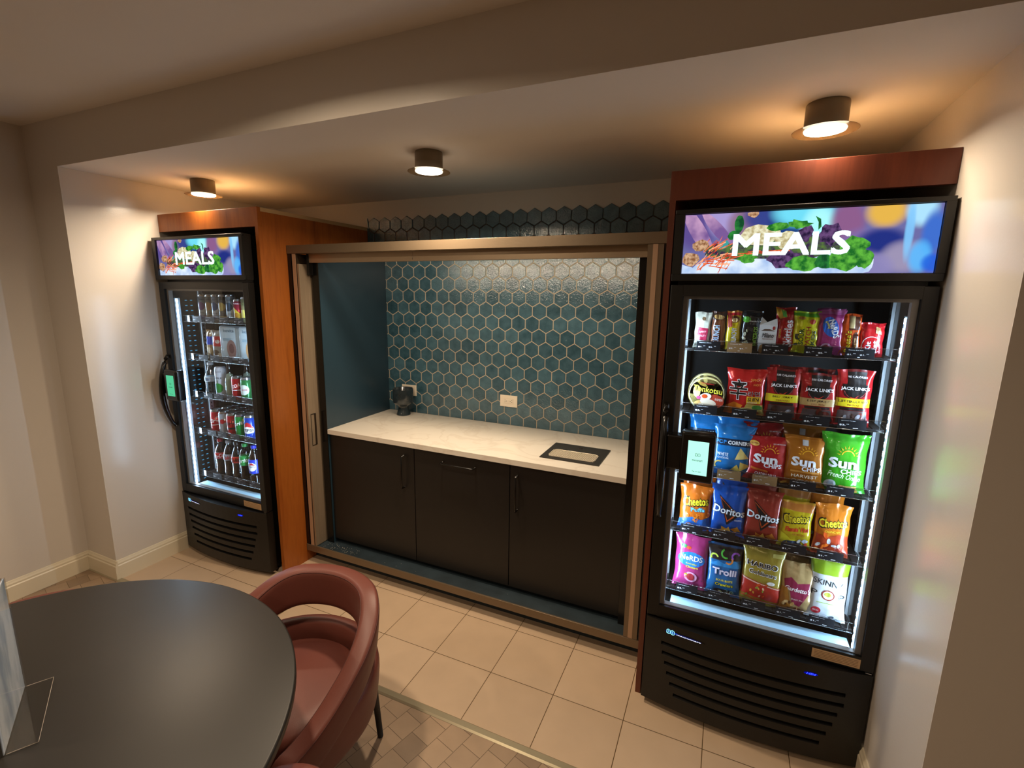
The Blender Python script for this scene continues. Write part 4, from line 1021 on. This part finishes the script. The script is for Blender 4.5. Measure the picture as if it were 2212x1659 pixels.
R1(0, .154, .22, .024, 'a8943a', lambda a: [('r', .2, .84, .48, .90, 'cfc46a'), ('t', 'HARIBO', -.02, .69, .80, .16, 'f0eee4', -.05, .12), ('t', 'HARIBO', -.02, .69, .76, .13, '14161c', -.05, .05), ('t', 'Goldbears', .0, .56, .70, .13, 'f0eee4', -.08, .09), ('t', 'Goldbears', .0, .56, .67, .10, '20242a', -.08, .03), ('p', [(-.5, .46), (.5, .34), (.5, .08), (-.5, .16)], 'b02c20'), ('p', [(-.5, .45), (.5, .33), (.5, .31), (-.5, .43)], 'e0b8a0'), ('e', .22, .42, .10, .05, 'ece8e0'), ('p', [(-.46, .14), (.5, .05), (.5, .03), (-.46, .12)], 'c83a24')]
   + chips(-.1, .26, 16, .26, ['d8501c', 'c02018', 'd8a03a', '8a9a3a', 'e8b89a'], 23, a, 'e', .05, .22), 1.835, 'gold gummy candy bag with black and white lettering on the bottom shelf', 'candy_bag', row=4, group=G5, z1=.775)
R1(0, .120, .19, .020, 'b89a68', lambda a: [('p', [(-.42, .66), (-.2, .72), (.0, .62), (.36, .66), (.42, .5), (.22, .30), (.12, .16), (-.12, .22), (-.22, .46), (-.4, .52)], '8a2244'), ('t', "Gardetto's", .02, .50, .80, .16, 'ece4e0', -.04, .06, .2), ('t', 'SNACK MIX', .02, .30, .34, .06, 'e8d0c8', -.05), ('p', [(-.5, .0), (-.1, .05), (-.3, .5), (-.5, .5)], 'a8702a'), ('e', .05, .10, .12, .07, '7a4a2a')] + chips(-.2, .12, 8, .24, ['c99a5a', '6a4020', 'e0c088'], 24, a, 'e', .07, .2), 1.961, 'tan snack mix bag with a maroon splash on the bottom shelf', 'snack_bag', row=4, group=G5, z1=.731)
R1(0, .132, .23, .022, 'd4d9dc', lambda a: [('r', -.5, .72, .5, 1, '7f9a1c'), ('t', 'SKINNY', -.02, .60, .80, .17, '2a2f34', -.08, .012), ('t', 'P', -.36, .43, .16, .17, '2a2f34', -.05, .012), ('t', 'P', .36, .41, .16, .17, '2a2f34', -.05, .012), ('e', .0, .42, .17, .16, '8a2a24'), ('e', .0, .42, .14, .13, 'e8dcc0'), ('e', -.01, .43, .09, .07, 'b8b84a'), ('e', -.26, .15, .13, .11, 'b02a34'), ('t', 'REAL', -.26, .15, .16, .05, 'f0e0e0'), ('e', .16, .06, .08, .06, '3a3f48'), ('r', -.3, .29, .4, .30, '9ab04a')], 2.064, 'white popcorn bag with a green top and thin lettering at the right end', 'snack_bag', row=4, group=G5, z1=.787)
# ---- the second bag in each lane
def behind(o, dx, dy, dz, label, group, rz=0):
    c = clone(o, Vector(o.location) + Vector((dx, dy, 0)), label, group); c.rotation_euler.z = rz
    c.scale = (1, 1, dz); return c
def byl(s):
    return next(o for o in bpy.data.objects if o.get('label', '').startswith(s))
behind(byl('red chip bag'), -.012, .075, 1.20, 'red chip bag standing behind the front red bag on the middle shelf', G3, .06)
behind(byl('golden orange'), -.004, .075, 1.14, 'golden orange chip bag standing behind its twin on the middle shelf', G3, -.05)
behind(byl('bright blue popped'), -.10, .085, 1.05, 'grey blue bag corner behind the payment terminal on the middle shelf', G3, .1)
behind(byl('bright blue popped'), .010, .07, 1.06, 'blue popped corn bag second in its lane on the middle shelf', G3, -.05)
behind(byl('orange puffs bag'), .004, .07, 1.10, 'orange puffs bag standing behind its twin at the left of the fourth shelf', G4, .05)
behind(byl('blue tortilla'), .006, .075, 1.18, 'blue tortilla chip bag standing behind its twin on the fourth shelf', G4, -.05)
behind(byl('brick red'), -.006, .075, 1.16, 'brick red tortilla chip bag standing behind its twin on the fourth shelf', G4, .05)
behind(byl('yellow bag of hot'), -.004, .07, 1.19, 'yellow bag of hot puffs standing behind its twin on the fourth shelf', G4, .08)
behind(byl('orange crunchy'), -.012, .075, 1.20, 'orange crunchy puffs bag standing behind its twin on the fourth shelf', G4, -.06)
behind(byl('tan snack mix'), -.004, .07, 1.07, 'tan snack mix bag standing behind its twin on the bottom shelf', G5, .05)
behind(byl('white popcorn'), -.004, .075, 1.04, 'white and green popcorn bag standing behind its twin on the bottom shelf', G5, -.04)
behind(byl('red jerky pouch with a tan'), -.006, .05, 1.07, 'red jerky pouch standing behind the tan banded pouch', G2, .03)
behind(byl('red jerky pouch with a yellow band marked beef'), .012, .05, 1.02, 'red jerky pouch standing behind the first yellow banded pouch', G2, -.05)
behind(byl('magenta gummy'), .006, .05, 1.03, 'magenta candy packet standing behind its twin on the top shelf', G1, .03)
behind(byl('gold lidded'), -.004, .075, 1.03, 'gold lidded noodle bowl standing behind its twin on the second shelf', G2)

# ------------------------------------------------------------------ drinks
def cyl(r, h, sq=1.0):
    return lambda u, v, e: ((r + e) * math.sin(u * PI * sq), -(r + e) * math.cos(u * PI * sq), v * h)
def can(r, h, col, items, metal=.45):
    b = MB(); m = pbr('can_' + col, '#' + col, rough=.24, metal=metal, coat=.5)
    b.lathe([(r * .72, 0), (r * .80, .002), (r, .010), (r, h - .014)], m, 32)
    b.lathe([(r, h - .014), (r * .83, h - .002), (r * .84, h), (r * .80, h), (r * .79, h - .005), (0, h - .005)], 'can_top', 32)
    b.box(-.008, -.002, h - .005, .008, .014, h - .0035, 'can_top')
    b.decals(items, cyl(r, h), 24, 8, e0=.0004, de=.00015, asp=2 * 0 + PI * r / h)
    return b
def dput(b, name, x, row, label, group, y=-.105, rz=.35, cat='can'):
    o = b.build(name, loc=(x, y, SHZ_L[row] + .0105), rot=(0, 0, rz)); tag(o, label, cat, group); return o
GC = 'tall cans on the top shelf of the drinks cooler'
clr = [(-1.441, 'a4abb2', 'silver tall can at the left end of the top drinks shelf', '5a3a6a'), (-1.373, '8a8578', 'brownish grey tall can second from the left on the top drinks shelf', '8a6a3a'), (-1.315, 'b0b8c0', 'pale tall can third from the left on the top drinks shelf', '3a4a6a'),
       (-1.250, '6a655c', 'dark grey tall can with a gold rim on the top drinks shelf', 'a08a4a'), (-1.183, 'b8c2c8', 'pale blue grey tall can just left of the pink and yellow can', '3a4a5a')]
for i, (x, c, lb, c2) in enumerate(clr):
    dput(can(.0275, .168, c, [('t', 'SPARKLING', 0, .80, .55, .05, '2a2a30'), ('e', 0, .55, .28, .30, c2), ('t', 'WATER', 0, .3, .4, .06, '2a2a30'), ('r', -.4, .08, .4, .2, c2)], .3), 'drink_can', x, 0, lb, GC)
dput(can(.0285, .142, 'b8324a', [('p', [(-.5, .06), (.5, .06), (.5, .48), (.2, .40), (-.1, .60), (-.5, .72)], 'd8c03a'), ('e', .0, .30, .2, .2, 'b8882a'), ('t', 'PUNCH', .05, .80, .5, .09, 'f0d8e0')]), 'drink_can', -1.115, 0, 'pink and yellow can on the top drinks shelf', GC)
dput(can(.0265, .155, 'a8a878', [('t', 'TEA', 0, .7, .4, .1, '3a5a2a'), ('r', -.5, .2, .5, .5, 'c8b85a')]), 'drink_can', -1.052, 0, 'olive tall can at the right end of the top drinks shelf', GC)
# second shelf: wraps and clear pouches
GS = 'packed food on the second shelf of the drinks cooler'
def pack(w, h, d, col, items, seed): return bag(w, h, d, col, items, seed=seed, lean=.04, seal=.06)
o = pack(.052, .186, .020, 'b9a27a', [('r', -.42, .50, .42, .78, '2a4ad0'), ('e', .0, .3, .3, .4, 'd8c49a'), ('e', .1, .12, .2, .2, '5a4a3a')], 61).build('snack_pack', loc=(-1.423, -.095, SHZ_L[1] + .0105), rot=(0, 0, .3)); tag(o, 'small tan snack pack with a bright blue label in the drinks cooler', 'packet', GS)
o = pack(.085, .186, .020, 'a8a8a4', [('r', -.3, .46, .5, .80, 'c42a2a'), ('e', .1, .62, .2, .14, 'e8e4e0'), ('e', -.1, .25, .3, .2, '6a5a4a'), ('e', .2, .16, .24, .16, 'c9c0b0')], 62).build('snack_pack', loc=(-1.349, -.095, SHZ_L[1] + .0105), rot=(0, 0, .25)); tag(o, 'silver snack pack with a shiny red label in the drinks cooler', 'packet', GS)
def tray(w, h, seed, c):
    b = MB(); b.box(-w / 2, -.022, 0, w / 2, .022, h, 'pouch_clear', .016, seg=4)
    b.box(-w / 2 + .010, -.017, .012, w / 2 - .010, .017, h - .018, paper('b4c6cc'), .012)
    F = flat(0, 0, w, h, -.0222); b.decals([('t', 'kevita', 0, .86, .5, .09, '3a5a70', 0, .02), ('e', .08, .34, .22, .26, c), ('e', .08, .36, .12, .14, '6a4440'), ('r', -.3, .62, .1, .64, '7a98a8'), ('r', -.3, .58, .0, .60, '7a98a8')], F, e0=.0004)
    return b
o = tray(.165, .222, 3, '8a6a64').build('clear_pouch', loc=(-1.214, -.095, SHZ_L[1] + .0105), rot=(0, 0, .12)); tag(o, 'large pale pouch with a round brown seal in the drinks cooler', 'pouch', GS)
o = tray(.150, .222, 4, 'b88a5a').build('clear_pouch', loc=(-1.046, -.095, SHZ_L[1] + .0105), rot=(0, 0, .12)); tag(o, 'pale pouch cut off by the door frame, right of the one with a brown seal', 'pouch', GS)
# third shelf
GW = 'drinks on the middle shelf of the drinks cooler'
def pbottle(r, h, liquid, label_c, cap, items, l0=.40, l1=.62, body=None, neck=.36):
    b = MB(); prof = [(0, .002), (r * .8, .001), (r * .96, .008), (r, .02), (r * .95, h * .22), (r * .88, h * .30), (r * .93, h * l0), (r * .97, h * (l0 + l1) / 2), (r * .93, h * l1), (r * .80, h * (l1 + .09)), (r * .48, h * (l1 + .20)), (r * .36, h * .90), (r * .36, h * .935)]
    b.lathe(prof, body or 'bottle_clear', 28)
    if liquid: b.lathe([(0, .004)] + [(max(q[0] - .0016, 0), q[1]) for q in prof[2:11]] + [(0, h * (l1 + .205))], liquid, 28)
    b.lathe([(r * .935, h * l0), (r * 1.0, h * (l0 + .02)), (r * 1.005, h * (l0 + l1) / 2), (r * 1.0, h * (l1 - .02)), (r * .935, h * l1)], paper(label_c), 28)
    b.lathe([(r * .44, h * .925), (r * .45, h * .93), (r * .45, h * .995), (r * .42, h), (0, h)], paper(cap), 20)
    F = lambda u, v, e: ((r * 1.006 + e) * math.sin(u * PI), -(r * 1.006 + e) * math.cos(u * PI), h * l0 + v * h * (l1 - l0))
    b.decals(items, F, 20, 6, e0=.0003, asp=PI * r / (h * (l1 - l0)))
    return b
o = pbottle(.040, .225, None, 'a9b0b4', 'dfe4e8', [('t', 'water', 0, .5, .5, .14, '4a6a9a')], .45, .60).build('water_bottle', loc=(-1.435, -.105, SHZ_L[2] + .0105)); tag(o, 'clear ribbed water bottle at the left end of the middle drinks shelf', 'bottle', GW)
b = MB(); b.lathe([(.026, 0), (.033, .006), (.033, .185), (.030, .200), (.022, .204), (0, .204)], paper('c9ced8'), 32)
b.decals([('e', 0, .34, .30, .30, '2f8a3a'), ('p', [(-.02, .5), (.02, .5), (.06, .60), (.02, .58)], '3a6a2a'), ('t', 'APPLE', 0, .66, .5, .10, '30343c', 0, .04), ('t', '100% JUICE', 0, .86, .5, .06, '30343c')], lambda u, v, e: ((.0332 + e) * math.sin(u * PI), -(.0332 + e) * math.cos(u * PI), .2 * v), 24, 8, asp=PI * .033 / .2)
o = b.build('juice_bottle', loc=(-1.343, -.105, SHZ_L[2] + .0105), rot=(0, 0, .3)); tag(o, 'white juice bottle with a green apple on the middle drinks shelf', 'bottle', GW)
b = MB(); b.lathe([(0, .001), (.027, .001), (.029, .01), (.029, .11), (.020, .16), (.0125, .19), (.0125, .228), (.014, .232), (.014, .246), (0, .246)], 'bottle_clear', 28)
b.lathe([(0, .003), (.0272, .008), (.0272, .108), (.019, .158), (0, .17)], pbr('pale_drink', '#a8b29a', rough=.15, coat=.6), 24)
o = b.build('glass_bottle', loc=(-1.258, -.105, SHZ_L[2] + .0105)); tag(o, 'slim clear glass bottle left of the red can on the middle drinks shelf', 'bottle', GW)
cg = clone(o, (-1.195, -.03, SHZ_L[2] + .0105), 'slim clear glass bottle standing behind the red can', GW)
cg = clone(o, (-1.115, -.03, SHZ_L[2] + .0105), 'slim clear glass bottle standing behind the green can on the middle drinks shelf', GW)
redc = can(.034, .155, 'b41c22', [('t', 'SODA', 0, .6, .6, .2, 'f0e4e4', .3, .05, .3), ('r', -.5, .42, .5, .46, 'e0d4d4')])
dput(redc, 'soda_can', -1.189, 2, 'tall red can on the middle drinks shelf', GW)
dput(can(.034, .153, '2f7a42', [('e', 0, .5, .3, .3, 'c9d0c8'), ('t', 'GINGER', 0, .5, .42, .12, '9a2a3a', 0, .04)]), 'soda_can', -1.106, 2, 'green ginger soda can on the middle drinks shelf', GW)
# fourth shelf: rows of cans
GK = 'soda cans on the fourth shelf of the drinks cooler'
defs = [(-1.431, .164, 'b8161e', 'red cola can with white script', [('t', 'Coca-Cola', .04, .60, 1.05, .30, 'f2ecec', .25, .05, .3), ('p', [(-.5, .34), (.5, .40), (.5, .43), (-.5, .38)], 'e8dcdc')]),
        (-1.351, .160, 'a4a8ae', 'silver diet cola can', [('e', .05, .6, .14, .14, 'b02028'), ('t', 'Coke', .04, .60, .5, .20, 'b8161e', .2, .06, .3), ('t', 'diet', -.3, .74, .2, .1, '30343a')]),
        (-1.274, .156, 'a8141c', 'red zero cola can', [('t', 'Coca-Cola', .04, .62, .95, .24, '180c0c', .2, .05, .3), ('r', -.5, .34, .5, .42, '1a0c0c')]),
        (-1.195, .158, '1f8a3c', 'green lemon lime soda can', [('t', 'Sprite', .0, .62, .95, .32, '0e4a20', .25, .12, .3), ('t', 'Sprite', .0, .62, .90, .28, 'eaf4ea', .25, .06, .3), ('e', .32, .78, .08, .08, 'e0d83a')]),
        (-1.110, .162, '1640a8', 'blue cola can with a white disc', [('e', 0, .42, .36, .36, 'e8ecf4'), ('p', [(-.32, .50), (-.2, .66), (0, .74), (.2, .66), (.32, .50), (0, .56)], 'b0242c'), ('p', [(-.32, .32), (-.2, .16), (0, .10), (.2, .16), (.32, .32), (0, .28)], '1640a8'), ('t', 'PEPSI', 0, .42, .60, .15, '10141c', 0, .07)])]
order = ['front', 'second', 'third', 'fourth']
for x, h, c, nm, its in defs:
    o = dput(can(.0355, h, c, its, .25), 'soda_can', x, 3, nm + ', front of its lane on the fourth drinks shelf', GK, y=-.10)
    for k in range(1, 4):
        clone(o, (x, -.10 + .075 * k, SHZ_L[3] + .0105), nm + ', %s from the door' % order[k], GK)
# bottom shelf bottles
GB = 'soda bottles on the bottom shelf of the drinks cooler'
bd = [(-1.421, 'b4161c', 'b01820', 'cola', 'cola bottle with a red cap and red label', [('t', 'Coca-Cola', 0, .5, .9, .22, 'f4ecec', .1, .05, .3)], .50, .66),
      (-1.337, '8f949a', '9aa0a6', 'cola', 'diet cola bottle with a silver cap and label', [('t', 'Coke', 0, .5, .6, .22, 'b4161c', .1, .06, .3)], .50, .66),
      (-1.261, 'c02a1c', '18120f', 'cola', 'cola bottle with a black cap and red label', [('t', 'Coke', 0, .5, .6, .22, '1a0c0c', .1, .06, .3)], .48, .64),
      (-1.183, '2f9a4a', '2f9a4a', None, 'clear lemon lime bottle with a green cap', [('t', 'Sprite', 0, .5, .8, .3, 'f0f6f0', .1, .06, .3)], .46, .70),
      (-1.100, '2438b8', '2a34c0', 'cola', 'cola bottle with a blue cap and blue label', [('e', 0, .5, .24, .24, 'e8ecf4'), ('t', 'PEPSI', 0, .5, .4, .1, '14182a'), ('p', [(-.2, .6), (0, .8), (.2, .6), (0, .64)], 'b0242c')], .30, .66)]
for x, lc, cc, liq, lb, its, l0, l1 in bd:
    o = pbottle(.0375, .262, liq, lc, cc, its, l0, l1).build('soda_bottle', loc=(x, -.10, SHZ_L[4] + .0105), rot=(0, 0, .35)); tag(o, lb + ' on the bottom drinks shelf', 'bottle', GB)
    clone(o, (x, -.02, SHZ_L[4] + .0105), lb + ', second in its lane', GB)

# ------------------------------------------------------------------ table, chairs, sign
TCX, TCY, TR = .145, -1.822, .686
t = thing('round_table', 'round dark brown dining table in the lower left', 'table', (TCX, TCY, 0))
MB().lathe([(0, .712), (TR - .006, .712), (TR, .718), (TR, .735), (TR - .003, .739), (TR - .006, .740), (0, .740)], 'table_top', 160).build('tabletop', t)
MB().lathe([(.035, .03), (.035, .7115)], 'black_matte', 24).build('pedestal', t)
MB().lathe([(0, 0), (.30, 0), (.30, .012), (.05, .028), (0, .028)], 'black_matte', 48).build('base_plate', t)

def chair(loc, rotz, label):
    """barrel chair; its back points to +y, it opens to -y"""
    t = thing('barrel_chair', label, 'chair', (loc[0], loc[1], 0), rotz, 'red brown barrel chairs around the table')
    R_ = .282
    def sect(q, Rm, A, zc, hh, th, tilt, s, pw, nar=0):
        """rounded-box section swept along a U: half circle of radius Rm round the back, straight arms of length A"""
        sg = 1 if q >= 0 else -1; L0 = Rm * PI / 2; l = abs(q) * (L0 + A)
        if l < L0: a = l / Rm; px, py, nx, ny = Rm * math.sin(a), Rm * math.cos(a), math.sin(a), math.cos(a)
        else: px, py, nx, ny = Rm - nar * (l - L0) ** 2, -(l - L0), 1.0, 0.0
        w_ = 2 * PI * s; c, n = math.cos(w_), math.sin(w_)
        dr = th * math.copysign(abs(c) ** (2 / pw), c); dz = hh * math.copysign(abs(n) ** (2 / pw), n)
        dr += tilt * dz
        return (sg * (px + nx * dr), py + ny * dr, zc + dz)
    def sm(a, b_, x):
        x = min(max((x - a) / (b_ - a), 0), 1); return x * x * (3 - 2 * x)
    def band(u, s):
        q = (u - .5) * 2; k = abs(q); f = sm(.22, 1.0, k)
        zt = .664 - .250 * f; zb = .518 - .215 * f
        e = min(1, (1 - k) / .04) ** .5 if k > .96 else 1
        return sect(q, R_, .28, (zt + zb) / 2, (zt - zb) / 2 * (.35 + .65 * e), .036 * (.4 + .6 * e), .10 * (1 - f), s, 5.0, .45)
    b = MB(); b.surf(band, 80, 32, 'leather', smooth=True)
    n = 32
    for uu in (0, 1): b.add([band(uu, k / n) for k in range(n)], [tuple(range(n)) if uu else tuple(reversed(range(n)))], 'leather', True)
    bk = b.build('backrest', t)
    b = MB()   # piping seams on the top edge
    for s_ in (.125, .375):
        b.tube([Vector(band(.03 + .94 * i / 70, s_)) for i in range(71)], .0016, 'leather_seam', 5)
    b.build('piping', bk)
    def shell(u, s):
        q = (u - .5) * 2; k = abs(q); f = sm(.4, 1.0, k)
        zt = .440 - .045 * f; zb = .245
        return sect(q, R_ - .004, .26, (zt + zb) / 2, (zt - zb) / 2, .032, .10, s, 3.4, .45)
    b = MB(); b.surf(shell, 72, 24, 'leather', smooth=True)
    for uu in (0, 1): b.add([shell(uu, k / 24) for k in range(24)], [tuple(range(24)) if uu else tuple(reversed(range(24)))], 'leather', True)
    b.build('seat_shell', t)
    b = MB(); prof = [(0, .280), (.21, .280), (.240, .30), (.248, .33), (.244, .365), (.225, .384), (.16, .392), (0, .395)]
    b.lathe(prof, 'leather', 56)
    b.v = [(x * (1 if y > 0 else 1 + .06 * min(1, -y / .15)), y if y > 0 else y * 1.0 - .0 + (-.0), z) if y > 0 else (x * 1.0, y * 1.0, z) for x, y, z in b.v]
    b.v = [(x, y if y > 0 else y * 1.12, z) for x, y, z in b.v]
    b.build('seat', t)
    for sx in (-1, 1):
        for sy in (-1, 1):
            b = MB(); b.tube([(sx * .205, sy * .205, .28), (sx * .188, sy * .250, .0015)], [.0135, .0115], 'black_matte', 12); b.build('leg', t)
    return t
chair((.290, -1.088), math.radians(0), 'red brown barrel chair standing in front of the counter niche')
chair((.785, -1.765), math.radians(-48), 'red brown barrel chair cut off by the bottom edge beside the table')
chair((-.332, -1.564), math.radians(62), 'red brown barrel chair mostly hidden behind the far left edge of the table')

t = thing('sign_holder', 'clear acrylic sign holder with a grey blue marbled sheet on the table', 'sign', (.025, -1.663, .7402), math.atan2(-.114, .204))
MB().box(0, 0, .0005, .234, .003, .315, 'acrylic').build('front_sheet', t)
MB().box(.0, .0032, .003, .234, .0048, .313, 'marble_print').build('paper_insert', t, label='grey blue marbled paper')
MB().box(0, .005, .0005, .234, .0075, .315, 'acrylic').build('rear_sheet', t)
MB().box(0, .0077, .0002, .234, .060, .0030, 'acrylic').build('foot', t)
b = MB()
for p in (((0, .008, .0032), (0, .060, .0032)), ((0, .060, .0032), (.234, .060, .0032)), ((.234, .008, .0032), (.234, .060, .0032)), ((0, 0, .0005), (0, 0, .315))): b.tube(p, .0007, pbr('acrylic_edge', '#a89c90', rough=.2), 5)
b.build('polished_edge', t)

# ------------------------------------------------------------------ room downlights (outside the frame but part of the ceiling)
WARM = (1.0, .79, .56)
ROOM = [(.26, -1.31, 19), (-.9, -2.7, 14), (1.7, -3.2, 9), (3.6, -2.6, 2)]
for i, (x, y, p) in enumerate(ROOM):
    t = thing('ceiling_lamp', ['round ceiling lamp just above the top edge in front of the beam', 'round ceiling lamp behind the viewer, over the table', 'round ceiling lamp behind the viewer, in the middle', 'round ceiling lamp behind the viewer, far right'][i], 'lamp', (x, y, ZH), 0, 'lamps on the room ceiling')
    MB().lathe([(.0, -.0002), (.062, -.0002), (.063, -.004), (.063, -.074), (.060, -.077), (0, -.077)], 'lamp_body', 40).build('housing', t)
    MB().lathe([(.064, -.080), (.095, -.083), (.097, -.084), (.095, -.085), (.064, -.084)], 'flange_glass', 48).build('flange', t, label='clear flat flange')
    MB().lathe([(0, -.0775), (.0605, -.0775), (.0625, -.080), (.060, -.0845), (0, -.0865)], 'lamp_glow', 40).build('diffuser', t, label='glowing diffuser')

def area(name, loc, size, power, col, shape='DISK', size_y=None, rot=(0, 0, 0), spread=PI):
    l = bpy.data.lights.new(name, 'AREA'); l.shape = shape; l.size = size; l.energy = power; l.color = col; l.spread = spread
    if size_y: l.size_y = size_y
    o = bpy.data.objects.new(name, l); COL.objects.link(o); o.location = loc; o.rotation_euler = rot; return o
for x, p in zip(LAMPX, (16, 20, 12)):
    area('lamp_light', (x, -.158, ZS - .0885), .11, p, WARM, spread=math.radians(163))
for x, y, p in ROOM:
    area('lamp_light', (x, y, ZH - .0885), .11, p, WARM, spread=math.radians(168))
COOL = (.60, .81, 1.0)
for x0, y0, pw in ((RX0, RY0, 5), (LX0, LY0, 5)):
    for sx, s in ((.0615, 1), (.7385, -1)):
        o = area('strip_light', (0, 0, 0), .010, pw, COOL, 'RECTANGLE', 1.22)
        d = Vector((s * .8, .6, 0)).normalized(); Z = -d; Y = Vector((0, 0, 1)); X = Y.cross(Z)
        mm = Matrix((X, Y, Z)).transposed().to_4x4(); mm.translation = Vector((x0 + sx, y0 + .064, 1.09)); o.matrix_world = mm
area('rail_light', (.37, .0885, 1.952), 1.55, 6.5, (1, .80, .58), 'RECTANGLE', .012, (math.radians(58), 0, 0))

w_ = bpy.data.worlds.new('World'); S.world = w_; w_.use_nodes = True
w_.node_tree.nodes['Background'].inputs[0].default_value = (.5, .42, .34, 1); w_.node_tree.nodes['Background'].inputs[1].default_value = 0.0

# ------------------------------------------------------------------ camera
cam = bpy.data.cameras.new('Camera'); co = bpy.data.objects.new('Camera', cam); COL.objects.link(co)
yw, pt, rl = math.radians(23.79956691), math.radians(-10.57333794), math.radians(.83736275)
F_ = Vector((-math.sin(yw) * math.cos(pt), math.cos(yw) * math.cos(pt), math.sin(pt)))
R0 = Vector((math.cos(yw), math.sin(yw), 0)); U0 = R0.cross(F_)
R1_ = R0 * math.cos(rl) + U0 * math.sin(rl); U1 = -R0 * math.sin(rl) + U0 * math.cos(rl)
m = Matrix((R1_, U1, -F_)).transposed().to_4x4(); m.translation = Vector((1.61179, -2.14135, 1.76448))
co.matrix_world = m
cam.sensor_width = 36; cam.sensor_fit = 'HORIZONTAL'; cam.lens = 1038.445 / 2212 * 36
cam.clip_start = .02
S.camera = co
S.view_settings.view_transform = 'Standard'; S.view_settings.look = 'None'; S.view_settings.exposure = 0; S.view_settings.gamma = 1
S.view_settings.use_curve_mapping = False
S.cycles.max_bounces = 8; S.cycles.transparent_max_bounces = 16; S.cycles.diffuse_bounces = 5; S.cycles.glossy_bounces = 4
S.cycles.sample_clamp_indirect = 4; S.cycles.use_denoising = True
